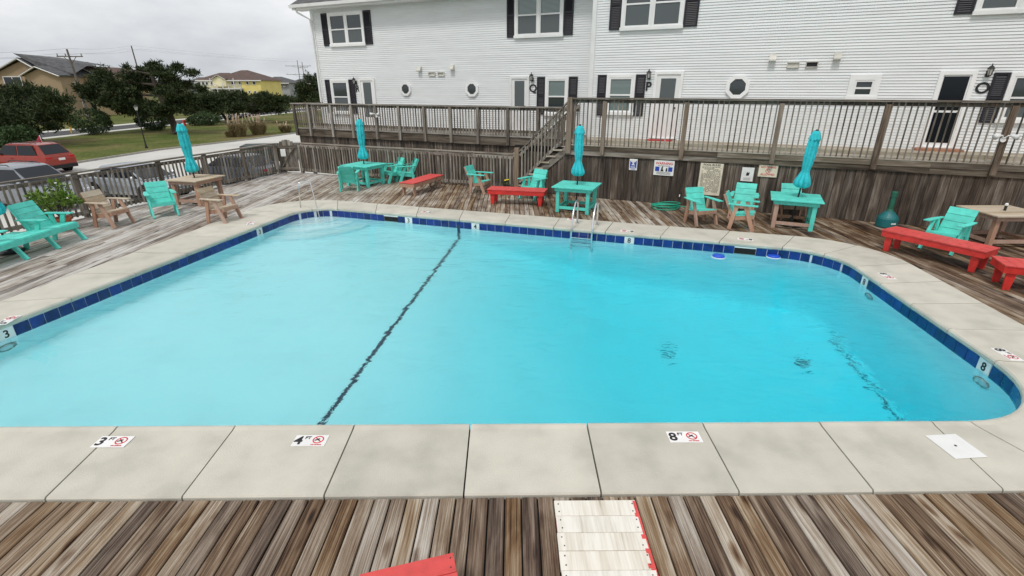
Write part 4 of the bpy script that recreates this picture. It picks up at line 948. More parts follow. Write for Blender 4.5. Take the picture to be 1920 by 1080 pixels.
def umbrella(label, x, y, ztop, zbot, lean=(0, 0), seed=0):
    t = thing('umbrella', label, 'umbrella', (x, y, 0), seed * 1.3, 'closed turquoise umbrellas'); h = ztop - zbot
    rot = (lean[1], lean[0], 0)
    MB().lathe([(.22, 0), (.23, .03), (.2, .06), (.05, .08), (.04, .2)], 18).build('base', 'dark_metal', t)
    pm = MB().tube([(0, 0, .05), (0, 0, ztop + .02)], .019, 8).build('pole', 'dark_metal', t, rot=rot)
    rnd = random.Random(seed)
    ph = rnd.random() * 6; ph2 = rnd.random() * 6
    prof = [(.03, .012), (.075, .0), (.112, .035), (.122, .08), (.112, .13), (.095, .19), (.08, .24), (.069, .275), (.064, .30), (.07, .34), (.08, .42), (.088, .52), (.091, .62), (.09, .70), (.087, .78), (.083, .84), (.078, .87)]
    prof = [(r_ * 1.28, zbot + z * h) for r_, z in prof]
    wob = [rnd.uniform(-.12, .12) for _ in range(8)]
    def fold(tt, i):
        k = max(0, 1 - i / 7.); s_ = wob[int(tt / (2 * math.pi) * 8) % 8]
        return 1 + (.13 + .17 * k) * (abs(math.cos(4 * tt + ph + i * .05)) * 2 - 1.2) + .07 * math.cos(2 * tt + ph2 + i * .18) + s_ * (.35 + .65 * k) * math.sin((tt * 8) % math.pi)
    MB().lathe(prof, 96, fold=fold).build('canopy', 'umbrella_cloth', t, rot=rot, smooth=True)
    cap = [(.084, .835), (.096, .842), (.092, .87), (.082, .91), (.068, .95), (.055, .985), (.04, .992)]
    MB().lathe([(r_ * 1.25, zbot + z * h) for r_, z in cap], 64, fold=lambda tt, i: 1 + .16 * (abs(math.cos(4 * tt + ph2)) * 2 - 1.2) * (1 - i / 7) + .06 * math.cos(2 * tt + ph)).build('vent_cap', 'umbrella_cloth', t, rot=rot, smooth=True)
    MB().lathe([(.05, ztop - .03), (.052, ztop - .015), (.03, ztop), (.022, ztop + .02)], 12).build('finial', 'dark_metal', t, rot=rot)
    MB().lathe([(.076, zbot + .285 * h), (.084, zbot + .29 * h), (.084, zbot + .305 * h), (.076, zbot + .31 * h)], 24).build('tie', 'umbrella_cloth', t, rot=rot)
def zz(px, py, Y): return at(px, py, Y).z
umbrella('closed turquoise umbrella in the tan table by the left fence', -8.8, 13.95, zz(335, 231, 13.95), zz(360, 322, 13.95), (-.04, 0), 1)
umbrella('closed turquoise umbrella in the teal table at the back fence', -4.89, 16.75, zz(681, 223, 16.75), zz(684, 298, 16.75), (0, 0), 2)
umbrella('closed turquoise umbrella in the teal table behind the ladder', 1.70, 13.02, zz(1081, 235, 13.02), zz(1080, 329, 13.02), (.0, 0), 3)
umbrella('closed turquoise umbrella leaning right in the teal and tan table', 6.56, 11.42, zz(1525, 243, 11.42), zz(1495, 350, 11.42), (.07, 0), 4)
umbrella('closed turquoise umbrella above the double seat at far left', -9.9, 9.35, 2.15, .74, (-.03, 0), 5)
# umbrella stub on the right-hand table
us = thing('umbrella_sleeve', 'short black umbrella sleeve standing in the tan table at right', 'umbrella sleeve', (10.08, 10.02, .66)); MB().tube([(0, 0, -.3), (0, 0, .12)], .024, 10).build('tube', 'dark_metal', us); MB().lathe([(.022, .12), (.03, .13), (.03, .16), (.012, .175)], 10).build('cap', 'trim_white', us)

# double seat with table between, far left
dsx = thing('double_seat', 'teal double garden seat with middle table at far left', 'double seat', (-9.55, 9.22, 0), R(89))
for cx in (-.72, .72):
    b0, b1 = Vector((cx, .12, .34)), Vector((cx, .40, .86)); ax = (b1 - b0).normalized(); nrm = Vector((0, -ax.z, ax.y)); hgt = (b1 - b0).length / 5
    for i in range(5):
        c_ = b0 + ax * (hgt * (i + .5)); MB().bar(c_ - ax * (hgt / 2 - .003), c_ + ax * (hgt / 2 - .003), .52, .022, up=nrm).build('back_slat', 'teal', dsx, bevel=.003)
    for sg in (-1, 1):
        MB().bar(b0 + Vector((sg * .22, .03, -.08)), b1 + Vector((sg * .22, .03, -.02)), .035, .07, up=nrm).build('back_stile', 'teal', dsx)
        bx(-.055, .055, -.30, .27, .565, .588).build('armrest', 'teal', dsx, (cx + sg * .31, 0, 0), bevel=.004)
        MB().bar((cx + sg * .29, -.12, .565), (cx + sg * .29, -.05, .36), .035, .08, up=(0, 1, 0)).build('arm_support', 'teal', dsx); MB().bar((cx + sg * .29, .15, .565), (cx + sg * .29, .12, .36), .035, .08, up=(0, 1, 0)).build('arm_support', 'teal', dsx)
for i in range(4): bx(-1.06, 1.06, -.052, .052, -.011, .011).build('seat_plank', 'teal', dsx, (0, -.26 + i * .11, .375 - i * .008), bevel=.003)
bx(-.36, .36, .165, .40, .33, .352).build('table_plank', 'teal', dsx); bx(-1.06, 1.06, -.338, -.315, .27, .372).build('apron', 'teal', dsx); bx(-1.06, 1.06, .16, .183, .23, .32).build('rear_rail', 'teal', dsx)
for x in (-1.0, -.34, .34, 1.0):
    MB().bar((x, -.20, .36), (x + .02, -.42, 0), .04, .085, up=(0, 1, 0)).build('leg', 'teal', dsx); MB().bar((x, .14, .34), (x, .22, 0), .04, .085, up=(0, 1, 0)).build('leg', 'teal', dsx)

def bench(label, x, y, deg, ln, wd, top, body, ht=.42, group='low slatted benches round the pool'):
    t = thing('bench', label, 'bench', (x, y, 0), R(deg), group); a, b_ = ln / 2, wd / 2; n_ = max(8, int(ln / .135)); pw_ = ln / n_
    me = bx(-pw_ / 2 + .002, pw_ / 2 - .002, -b_, b_, -.012, .012).mesh('top_slat', top)
    for k in range(n_): inst('top_slat', me, t, (-a + (k + .5) * pw_, random.uniform(-.004, .004), ht - .012 + random.uniform(-.0015, .0015)), bevel=.003)
    for sg in (-1, 1):
        bx(-a + .012, a - .012, -.018, .018, ht - .135, ht - .026).build('side_rail', body, t, (0, sg * (b_ - .032), 0), bevel=.003)
        bx(-.016, .016, -b_ + .052, b_ - .052, ht - .133, ht - .026).build('end_rail', body, t, (sg * (a - .03), 0, 0))
        for s2 in (-1, 1):
            MB().add([(-.07, -.02, ht - .04), (.07, -.02, ht - .04), (.07, .02, ht - .04), (-.07, .02, ht - .04), (-.045, -.02, 0), (.045, -.02, 0), (.045, .02, 0), (-.045, .02, 0)], [(0, 1, 2, 3), (7, 6, 5, 4), (0, 4, 5, 1), (1, 5, 6, 2), (2, 6, 7, 3), (3, 7, 4, 0)]).build('leg', body, t, (sg * (a - .14), s2 * (b_ - .075), 0), bevel=.003)
    return t
bench('low bench with red slatted top on a tan frame', -2.80, 15.62, 68, 1.78, .52, 'red_top', 'tan_wood', .40)
bench('all-red bench left of the teal table behind the ladder', .15, 13.80, -13, 1.62, .52, 'red_top', 'red')
bench('long all-red bench in front of the teal chair at right', 7.92, 8.92, -62, 1.66, .52, 'red_top', 'red')
bench('red bench cut off by the right edge', 8.60, 7.30, -24, 1.60, .54, 'red_top', 'red')
bT = bench('red bench corner at the bottom edge', -.405, 1.36, 105.5, 1.64, .55, 'red_top', 'red', .36)
bU = bench('worn white bench with red paint left along its edge, at the bottom', .575, 1.83, 90.5, 1.62, .56, 'white_worn', 'red', .36)
edge = MB(); random.seed(11)
for k in range(46):
    x = -.80 + k * 1.6 / 46; wq_ = random.choice((.008, .014, .02, .03, .042)) if k < 43 else .02; edge.box(x, x + .033, -.282, -.282 + wq_, .3605, .3612 + random.random() * .0004)
edge.build('paint_remnant', 'red_top', bU)
screw = MB().tube([(0, 0, -.002), (0, 0, .0018)], .0046, 6).mesh('screw_head', 'shutter')
for bq_, n_, y_ in ((bT, 12, .25), (bU, 12, .25)):
    ln_ = 1.64 if bq_ is bT else 1.62
    for k in range(n_):
        for sg in (-1, 1):
            for dx in (-.032, .032):
                if random.random() < .9: inst('screw_head', screw, bq_, (-ln_ / 2 + (k + .5) * ln_ / n_ + dx, sg * y_ + random.uniform(-.007, .007), .3605))

# ladder, handrail, floats
q = G(1089, 436, 0); pl_, d = on_loop(loop_param(Vector((q.x, q.y)))); rz = math.atan2(d.y, d.x) + math.pi
ld = thing('pool_ladder', 'stainless steel pool ladder on the far edge', 'ladder', (pl_.x, pl_.y, .02), rz)
def arch(x): return [(x, .50, 0), (x, .50, .42), (x, .46, .53), (x, .36, .575), (x, .20, .54), (x, .04, .42), (x, -.09, .18), (x, -.12, -.1), (x, -.12, -1.0)]
for sg in (-1, 1):
    MB().tube(arch(sg * .235), .021, 10).build('rail', 'steel', ld, smooth=True); MB().lathe([(.045, 0), (.045, .012), (.025, .02)], 14).build('flange', 'steel', ld, (sg * .235, .50, 0))
for z in (-.17, -.42, -.67): bx(-.22, .22, -.17, -.09, z - .012, z + .012).build('step', 'steel', ld, bevel=.004)
hr = thing('step_handrail', 'slim steel handrail at the entry steps in the far left corner', 'handrail', (0, 0, 0))
pA, pB, pC = G(599, 407, -.2), G(581, 339, .70), G(560, 343, .68); pA2 = pA + Vector((0, 0, -.5))
pD = Vector((pC.x - .05, pC.y, 0.0))
pts = [pA2, pA, lerp(pA, pB, .9), pB + (pC - pB) * .06 + Vector((0, 0, .005)), lerp(pB, pC, .2), lerp(pB, pC, .9), pC + Vector((-.02, 0, -.06)), pD]
hr.location = pA2; MB().tube([p - pA2 for p in pts], .015, 10).build('rail', 'steel', hr, smooth=True); MB().lathe([(.045, 0), (.045, .012), (.025, .02)], 14).build('flange', 'steel', hr, tuple(pD - pA2))
for (px, py), lab in zip(((1347, 482), (1450, 482)), ('left blue disc floating in the deep end', 'right blue disc floating near the far wall')):
    g = G(px, py, WL); t = thing('float_disc', lab, 'pool float', (g.x, g.y, WL), 0, 'blue discs floating in the pool'); MB().lathe([(.09, -.03), (.12, .0), (.125, .03), (.10, .05), (.03, .055)], 20).build('disc', 'float_blue', t, smooth=True); MB().lathe([(.128, -.004), (.135, .003), (.128, .012)], 20).build('rim', 'trim_white', t)

# ash receptacle, hose, tap, flower pot, potted shrub
a = thing('ash_receptacle', 'dark green smokers post with bell base against the wall', 'ash receptacle', (8.74, 11.32, 0))
MB().lathe([(.20, 0), (.215, .02), (.215, .20), (.20, .24), (.12, .33), (.075, .37)], 24).build('base', 'ash_green', a, smooth=False); MB().lathe([(.075, .365), (.055, .42), (.05, .70), (.062, .705), (.062, .80), (.055, .82)], 18).build('stem', 'ash_stem', a)
bx(-.05, .05, -.225, -.205, .10, .13).build('label_plate', 'trim_white', a)
hp = HP(hs(1247, -.5, 0), -.55); hz = thing('garden_hose', 'coiled green garden hose on the deck below the wall', 'hose', hp)
pts = []; random.seed(5)
for k in range(150):
    t_ = k / 150; aa = t_ * 2 * math.pi * 6.5; r_ = .27 + .05 * math.sin(aa * .37) + .04 * math.sin(aa * 1.7); pts.append((r_ * 1.15 * math.cos(aa) + .04 * math.sin(k * .3), r_ * math.sin(aa), .014 + .11 * t_ * (1 + .4 * math.sin(aa * .9))))
pts += [(.42, -.02, .05), (.6, .0, .014), (.85, .06, .014), (.95, .3, .05), (.9, .50, .25)]
MB().tube(pts, .0125, 6).build('coil', 'green_hose', hz, smooth=True)
tp = hthing('wall_tap', 'small brass tap on the plank wall beside the hose', 'tap', hs(1276, 0, .4), -.02, .3); MB().tube([(0, 0, 0), (0, -.10, 0), (0, -.13, -.05)], .016, 8).build('spout', 'steel', tp); MB().lathe([(.03, 0), (.03, .012)], 8).build('wheel', 'dark_metal', tp, (0, -.06, .035))

def leaves(clumps, n_, size, seed=0, up=.3, aspect=.45, shell=.55):
    rg = np.random.default_rng(seed); V, Fc = [], []
    wts = np.array([c_[1] ** 2 for c_ in clumps]); wts /= wts.sum(); cnt = rg.multinomial(n_, wts)
    for (c_, r_, sq), m_ in zip(clumps, cnt):
        if m_ == 0: continue
        u = rg.normal(size=(m_, 3)); u /= np.linalg.norm(u, axis=1)[:, None]; rr = r_ * (shell + (1.12 - shell) * rg.random(m_) ** .8)
        p = u * rr[:, None] * np.array([1, 1, sq]) + np.array(c_)
        d = u * .9 + rg.normal(size=(m_, 3)) * .55 + np.array([0, 0, up]); d /= np.linalg.norm(d, axis=1)[:, None]
        s_ = np.cross(d, rg.normal(size=(m_, 3))); s_ /= np.linalg.norm(s_, axis=1)[:, None]; ln = size * (.6 + .8 * rg.random(m_))
        a_ = d * ln[:, None]; b_ = s_ * (ln * aspect * .5)[:, None]
        q_ = np.stack([p, p + a_ * .45 + b_, p + a_, p + a_ * .45 - b_], 1); V.append(q_.reshape(-1, 3))
    V = np.concatenate(V); k = len(V) // 4
    b = MB(); b.v = [tuple(x) for x in V.tolist()]; b.f = [(4 * i, 4 * i + 1, 4 * i + 2, 4 * i + 3) for i in range(k)]; return b
pt = thing('potted_shrub', 'leafy green shrub with white flowers in a terracotta pot', 'potted plant', (-10.16, 11.0, 0))
MB().lathe([(.10, 0), (.15, .24), (.17, .24), (.17, .30), (.14, .30), (.13, .26)], 20).build('pot', 'terracotta', pt)
st_ = MB(); random.seed(9); cl = []
for k in range(9):
    aa = k * 2.4; r_ = random.uniform(.12, .36); zt = random.uniform(.62, .98); st_.tube([(0, 0, .25), (r_ * .5 * math.cos(aa), r_ * .5 * math.sin(aa), zt * .7), (r_ * math.cos(aa), r_ * math.sin(aa), zt)], .008, 5); cl.append(((r_ * math.cos(aa), r_ * math.sin(aa), zt), random.uniform(.14, .2), .8))
st_.build('stems', 'bark', pt); leaves(cl, 900, .085, 4, .3, .5, .1).build('foliage', 'pot_leaves', pt)
fl_ = MB()
for k in range(12): c_ = random.choice(cl)[0]; fl_.lathe([(.005, 0), (.028, .015), (.02, .03)], 6, (c_[0] + random.uniform(-.1, .12), c_[1] - random.uniform(.05, .17), c_[2] + random.uniform(-.1, .1)))
fl_.build('blossom', 'petal_white', pt)
fp = thing('flower_pot', 'small black pot of yellow flowers at the foot of the stairs', 'flower pot', HP(sb0 - .32, -.10)); MB().lathe([(.07, 0), (.10, .16), (.10, .18), (.08, .18)], 14).build('pot', 'dark_metal', fp)
leaves([((0, 0, .22), .10, .8)], 60, .07, 8, .5).build('foliage', 'shrub_leaves', fp); b = MB()
for k in range(9): aa = k * 2.4; b.lathe([(.01, 0), (.034, .012), (.02, .024)], 7, (.018 * k ** .9 * .6 * math.cos(aa), .018 * k ** .9 * .6 * math.sin(aa), .30 + .015 * (k % 3)))
b.build('blossom', 'petal_yellow', fp)

# ================================================================= CARS
def car(name, label, x, y, hd, paint, suv=True, flag=False, Lc=4.6, Wc=1.85):
    rz = math.atan2(hd[1], hd[0]); t = thing(name, label, 'car', (x, y, ZG + .004), rz); hL = Lc / 2; hW = Wc / 2
    zb, zr = (1.02, 1.66) if suv else (.92, 1.45)
    # lower body: stations along the length (+x = front): x, bottom, shoulder height, half width
    stn = [(-hL, .42, zb - .22, hW * .86), (-hL + .06, .32, zb - .02, hW * .93), (-hL + .5, .26, zb + .03, hW), (-.6, .24, zb + .01, hW), (.75, .24, zb - .02, hW), (1.5, .26, zb - .08, hW * .98), (hL - .25, .30, zb - .22, hW * .9), (hL, .42, zb - .40, hW * .76)]
    vs_, fs = [], []
    for (sx_, z0, z1, w_) in stn:
        m_ = (z0 + z1) / 2
        for yy, z in ((-w_ * .9, z0), (-w_, z0 + .14), (-w_ * 1.0, m_ + .06), (-w_ * .955, z1 - .03), (-w_ * .86, z1), (w_ * .86, z1), (w_ * .955, z1 - .03), (w_, m_ + .06), (w_, z0 + .14), (w_ * .9, z0)): vs_.append((sx_, yy, z))
    for i in range(len(stn) - 1):
        for j in range(10): j2 = (j + 1) % 10; fs.append((i * 10 + j, i * 10 + j2, (i + 1) * 10 + j2, (i + 1) * 10 + j))
    fs += [tuple(range(10)), tuple((len(stn) - 1) * 10 + j for j in range(10))[::-1]]
    body = MB().add(vs_, fs).build('body', paint, t, bevel=.04)
    if suv: gh = [(-hL + .12, zb + .0, hW * .84), (-hL + .62, zr - .07, hW * .66), (-hL + 1.1, zr, hW * .70), (.10, zr, hW * .74), (.35, zr - .05, hW * .72), (1.22, zb - .03, hW * .84)]
    else: gh = [(-hL + .55, zb, hW * .84), (-hL + 1.25, zr - .04, hW * .68), (-.5, zr, hW * .7), (.15, zr - .02, hW * .7), (.3, zr - .05, hW * .7), (1.25, zb - .03, hW * .84)]
    vs_ = []; fs = []
    base = zb - .05
    for (sx_, z, w_) in gh:
        wb_ = hW * .86
        for yy, zq in ((-wb_, base), (-w_, z - .015), (-w_ * .8, z), (w_ * .8, z), (w_, z - .015), (wb_, base)): vs_.append((sx_, yy, zq))
    for i in range(len(gh) - 1):
        for j in range(5): fs.append((i * 6 + j, i * 6 + j + 1, (i + 1) * 6 + j + 1, (i + 1) * 6 + j))
    fs += [tuple(range(6))[::-1], tuple((len(gh) - 1) * 6 + j for j in range(6))]
    MB().add(vs_, fs).build('cabin', paint, t, bevel=.045)
    def slope_glass(i0, i1, nm, e0=.10, e1=.12):
        (x0, z0, w0), (x1, z1, w1) = gh[i0], gh[i1]; z0 = max(z0, zb - .02)
        def pt_(k, sg): return Vector((x0 + (x1 - x0) * k, sg * ((hW * .84) + (w1 - hW * .84) * k) * .9, z0 + (z1 - z0) * k))
        nn = Vector((-(z1 - z0), 0, x1 - x0)).normalized() * (.014 if x1 > x0 else -.014)
        q_ = [pt_(e0, -1) + nn, pt_(e0, 1) + nn, pt_(1 - e1, 1) + nn, pt_(1 - e1, -1) + nn]
        MB().add(q_ + [p - nn * 1.6 for p in q_], [(0, 1, 2, 3), (7, 6, 5, 4), (0, 4, 5, 1), (1, 5, 6, 2), (2, 6, 7, 3), (3, 7, 4, 0)]).build(nm, 'car_glass', t)
    slope_glass(0, 1, 'rear_window', .12, .06); slope_glass(5, 4, 'windscreen', .06, .05)
    for sg in (-1, 1):
        yb, yt = hW * .845, hW * .735; z0, z1 = zb + .03, zr - .10
        xr = gh[1][0] + .02
        for poly in ([(xr - (.05 if suv else .3), z0), (-.45, z0), (-.45, z1), (xr + .22, z1)], [(-.36, z0), (1.0, z0), (.42, z1), (-.36, z1)]):
            pv = []
            for e in (.012, -.03):
                for (x_, z_) in poly: k_ = (z_ - base) / (zr - base); pv.append((x_, sg * (hW * .86 + (hW * .725 - hW * .86) * k_ + e), z_))
            MB().add(pv, [(0, 1, 2, 3), (7, 6, 5, 4), (0, 4, 5, 1), (1, 5, 6, 2), (2, 6, 7, 3), (3, 7, 4, 0)]).build('side_window', 'car_glass', t)
        MB().lathe([(.02, -.06), (.09, -.04), (.10, .02), (.05, .06)], 10).build('mirror', paint, t, (.95, sg * (hW + .07), zb + .06), (R(90), 0, 0))
        bx(-.05, .06, -.15, .15, -.075, .08).build('tail_lamp', 'lens_red', t, (-hL + .06, sg * (hW * .68), zb - .13), bevel=.02); bx(-.05, .12, -.18, .16, -.06, .06).build('headlight', 'lens_clear', t, (hL - .16, sg * hW * .66, zb - .33), bevel=.02)
        bx(-.08, .08, -.012, .012, -.015, .015).build('door_handle', paint, t, (-.1, sg * (hW + .004), zb - .13))
        if suv: MB().tube([(-1.6, sg * hW * .6, zr - .01), (-1.5, sg * hW * .6, zr + .05), (.0, sg * hW * .6, zr + .05), (.1, sg * hW * .6, zr - .01)], .018, 6).build('roof_rail', 'dark_metal', t)
        for wx in (-1.38, 1.38):
            wh = MB().lathe([(.20, -.10), (.30, -.105), (.335, -.08), (.335, .08), (.30, .105), (.20, .10)], 22).build('wheel', 'tyre', t, (wx, sg * (hW - .09), .335), (R(90), 0, 0), smooth=False)
            MB().lathe([(.22, .0), (.21, .112), (.19, .095), (.06, .085), (.05, .11), (.01, .112)] if sg < 0 else [(.22, .0), (.21, -.112), (.19, -.095), (.06, -.085), (.05, -.11), (.01, -.112)], 16).build('rim', 'rim_metal', wh)
            MB().lathe([(.40, hW - .035), (.40, hW + .004)], 24).build('wheel_arch', 'tyre', t, (wx, 0, .345), (R(90 if sg < 0 else -90), 0, 0))
    bx(-.07, .08, -hW * .84, hW * .84, .30, .50).build('bumper', 'tyre', t, (-hL, 0, 0), bevel=.03); bx(-.08, .06, -hW * .72, hW * .72, .30, .44).build('bumper', 'tyre', t, (hL - .02, 0, 0), bevel=.03)
    bx(-.035, .01, -.17, .17, -.06, .06).build('number_plate', 'trim_white', t, (-hL + .005, 0, zb - .22))
    if flag:
        f_ = thing('car_flag', 'small maroon flag clipped to the red car window', 'flag', Vector((x, y, ZG)) + Matrix.Rotation(rz, 3, 'Z') @ Vector((-.5, hW * -.72, 1.45)), rz)
        MB().tube([(0, 0, 0), (.15, -.08, .55)], .012, 5).build('staff', 'trim_white', f_); MB().add([(.08, -.04, .2), (.15, -.08, .55), (.42, -.02, .22), (.30, .06, .02), (.09, -.03, .2), (.16, -.07, .55), (.43, -.01, .22), (.31, .07, .02)], [(0, 1, 2, 3), (7, 6, 5, 4), (0, 4, 5, 1), (1, 5, 6, 2), (2, 6, 7, 3), (3, 7, 4, 0)]).build('cloth', 'flag_maroon', f_)
    return t
car('parked_car', 'metallic red sport utility car at the far left', -27.75, 29.2, (-.985, .17), 'car_red', True, True)
car('parked_car', 'dark grey car with blue-grey roof behind the left fence', -19.6, 20.3, (.97, -.22), 'car_grey', True)
car('parked_car', 'silver saloon car behind the fence, nearest the tan table', -16.6, 22.2, (.97, -.25), 'car_silver', False)
car('parked_car', 'grey hatchback behind the slats near the gate', -13.9, 25.6, (-.97, .25), 'car_dark', False)

# ================================================================= TREES, SHRUBS, LAMP, POLES
def pine(label, base, Y, clpx, n_, leaf, trunk, r_, seed, depth_=2.2):
    rg = random.Random(seed); b0 = base; t = thing('pine_tree', label, 'tree', b0, 0, 'windswept pines beyond the car park')
    cl = []; 
    for (px, py, rp_) in clpx:
        dy = rg.uniform(-depth_, depth_); p = at(px, py, Y + dy) - b0; cl.append((tuple(p), rp_ * Y / 900 * 1.12, .6))
    tr = MB(); tp_ = [Vector((0, 0, -.1))] + [at(px, py, Y) - b0 for px, py in trunk]; n_t = len(tp_)
    tr.tube(tp_, [r_ * (1 - .6 * i / n_t) for i in range(n_t)], 8)
    for c_, rr, s_ in cl[::1]:
        j = min(range(1, n_t), key=lambda q_: (tp_[q_] - Vector(c_)).length + (2 if tp_[q_].z > c_[2] else 0)); mid_ = (tp_[j] + Vector(c_)) / 2 + Vector((0, 0, -.15 * rr)); tr.tube([tp_[j], mid_, Vector(c_)], [r_ * .35, r_ * .22, r_ * .08], 5)
    tr.build('trunk', 'bark', t)
    # each clump breaks into small tufts on twigs, so the outline stays ragged
    tufts = []; cx_ = sum(c_[0][0] for c_ in cl) / len(cl)
    for c_, rr, s_ in cl:
        for k in range(int(9 + 8 * rr)):
            u = Vector((rg.gauss(0, 1), rg.gauss(0, 1), rg.gauss(0, 1))).normalized() * rr * rg.uniform(.35, 1.05); u.z *= .48
            p_ = Vector(c_) + u; out_ = Vector(((.9 if p_.x > cx_ else -.6) + rg.gauss(0, .35) + .35, rg.gauss(0, .5), rg.uniform(.1, .55))).normalized(); tr_ = rr * rg.uniform(.18, .3)
            for q_ in range(3): tufts.append((tuple(p_ + out_ * tr_ * 1.3 * q_), tr_ * (1 - .22 * q_), .7))
    leaves(tufts, n_, leaf, seed, .55, .24, .1).build('crown', 'pine_needles', t)
Z2 = 3.177
def zc(L_): return [(x / Z2, 60 + y / Z2, r_) for x, y, r_ in L_]
pine('large windswept pine with spreading crown behind the street lamp', G(331, 252, ZG), 56, zc([(520, 345, 14), (560, 400, 16), (640, 330, 18), (700, 430, 19), (640, 265, 12), (760, 350, 20), (800, 275, 14), (880, 250, 13), (900, 200, 9), (960, 255, 14), (1050, 215, 11), (1125, 245, 9), (900, 340, 20), (1000, 370, 19), (860, 450, 20), (770, 470, 17), (960, 460, 19), (1075, 330, 15), (1180, 345, 10), (1060, 430, 17), (1130, 400, 13), (1010, 300, 13), (560, 280, 8), (760, 215, 6)]),
     38000, .36, [(326, 235), (320, 218), (312, 200), (300, 180), (292, 160), (284, 140)], .36, 1)
pine('dark pine spreading over the red car at far left', G(30, 275, ZG), 44, [(10, 190, 30), (50, 180, 28), (90, 190, 22), (30, 215, 34), (75, 220, 28), (110, 210, 17), (118, 225, 10), (5, 240, 30), (60, 245, 16), (100, 240, 13), (-20, 200, 30), (-15, 250, 30), (15, 262, 24), (40, 168, 12), (85, 172, 10)], 28000, .34, [(28, 255), (30, 235), (40, 215), (52, 200)], .3, 2, 2.5)
pine('broad dark pine in front of the yellow house', G(430, 236, ZG), 75, [(372, 195, 14), (392, 186, 14), (412, 196, 17), (438, 188, 15), (462, 192, 17), (488, 186, 14), (510, 190, 15), (530, 192, 12), (400, 208, 14), (445, 206, 15), (478, 206, 15), (505, 204, 13), (380, 178, 8), (528, 206, 9), (420, 178, 7), (455, 178, 6), (360, 210, 12)], 28000, .42, [(425, 225), (418, 215), (412, 205), (440, 200)], .28, 3, 4)
pine('dark pine beside the left corner of the white house', G(590, 215, ZG), 95, [(585, 150, 11), (575, 165, 13), (592, 170, 16), (570, 180, 15), (590, 188, 16), (604, 160, 12), (560, 190, 12), (607, 180, 13), (596, 142, 7)], 11000, .5, [(592, 195), (590, 175), (590, 155)], .3, 4, 2)
def bush(label, px, pyb, wpx, hpx, seed, mat='shrub_leaves'):
    b0 = G(px, pyb, ZG); s_ = (b0.y * cP + 4.5 * sP) / F; rr = wpx / 2 * s_; hh = hpx * s_
    t = thing('round_bush', label, 'bush', b0, 0, 'clipped round bushes on the lawn')
    MB().tube([(0, 0, -.05), (.05, 0, hh * .35)], .06, 6).build('stem', 'bark', t)
    rg = random.Random(seed); cl = [((0, 0, hh * .5), rr * .86, hh / rr / 2)]
    for k in range(40):
        u = Vector((rg.gauss(0, 1), rg.gauss(0, 1), rg.gauss(0, .8))).normalized(); cl.append(((u.x * rr * .85, u.y * rr * .85, hh * .5 + u.z * hh * .43), rr * rg.uniform(.12, .22), .8))
    leaves(cl, 5200, .17, seed, .1, .55, .7).build('foliage', mat, t)
bush('round dark green bush beside the yellow marker post', 176, 252, 65, 46, 1); bush('round bush under the large pine, right of the lamp post', 291, 244, 56, 34, 2); bush('wide low bush behind the turquoise umbrella', 385, 235, 58, 22, 3); bush('dark shrub behind the red car', 45, 282, 60, 45, 4)
def pampas(label, px, pyb, hpx, wpx, seed, plumes=10):
    b0 = G(px, pyb, ZG); s_ = (b0.y * cP + 4.5 * sP) / F; hh, rr = hpx * s_, wpx / 2 * s_; rg = random.Random(seed)
    t = thing('pampas_grass', label, 'ornamental grass', b0, 0, 'pampas grass clumps'); bl = MB(); plm = MB()
    for k in range(520):
        a_ = rg.random() * 6.283; q0 = rg.random() * rr * .45; l_ = rg.uniform(.5, .95) * hh * .8; o_ = rg.uniform(.3, 1.0) * rr; c_, s2 = math.cos(a_), math.sin(a_); w_ = .02
        p0, p1, p2 = Vector((c_ * q0, s2 * q0, 0)), Vector((c_ * (q0 + o_ * .35), s2 * (q0 + o_ * .35), l_ * .75)), Vector((c_ * (q0 + o_), s2 * (q0 + o_), l_ * rg.uniform(.55, 1)))
        sd = Vector((-s2, c_, 0)) * w_; bl.add([p0 - sd, p0 + sd, p1 + sd, p1 - sd, p2], [(0, 1, 2, 3), (3, 2, 4)])
    for k in range(plumes):
        a_ = rg.random() * 6.283; q0 = rg.random() * rr * .7; p0 = Vector((math.cos(a_) * q0, math.sin(a_) * q0, hh * rg.uniform(.6, .75))); p1 = p0 + Vector((rg.uniform(-.1, .2), rg.uniform(-.1, .1), hh * .3)); p0.z *= rg.uniform(.75, 1.1); p1 = p0 + (p1 - p0) * rg.uniform(.5, 1.); plm.tube([(p0.x * .6, p0.y * .6, hh * .3), p0, lerp(p0, p1, .4), p1], [.012, .03, rg.uniform(.045, .08), .012], 6)
    bl.build('blades', 'dry_grass', t)
    if plumes: plm.build('plume', 'pampas_plume', t)
pampas('tall pampas grass with pale plumes, left of the pair', 449, 256, 42, 52, 1, 14); pampas('tall pampas grass with pale plumes beside its twin, on the right', 486, 252, 40, 52, 2, 14); pampas('low dry grass clump next to the walkway railing', 536, 248, 22, 38, 3, 5); pampas('small dry grass tuft at the kerb left of the pampas', 432, 257, 18, 26, 4, 0)
# street lamp
b0 = G(275, 278, ZG); tz = at(252, 197, b0.y).z; lp = thing('street_lamp', 'black garden street lamp on the lawn edge', 'street lamp', b0); hh = tz - ZG
MB().lathe([(.11, 0), (.10, .12), (.06, .3), (.045, .5), (.04, hh - .45), (.06, hh - .42), (.05, hh - .38)], 12).build('post', 'black_metal', lp); MB().lathe([(.09, hh - .38), (.15, hh - .12)], 6).build('lamp_glass', 'lamp_glass', lp); MB().lathe([(.19, hh - .125), (.16, hh - .07), (.05, hh - .01), (.02, hh + .04)], 6).build('cap', 'black_metal', lp)
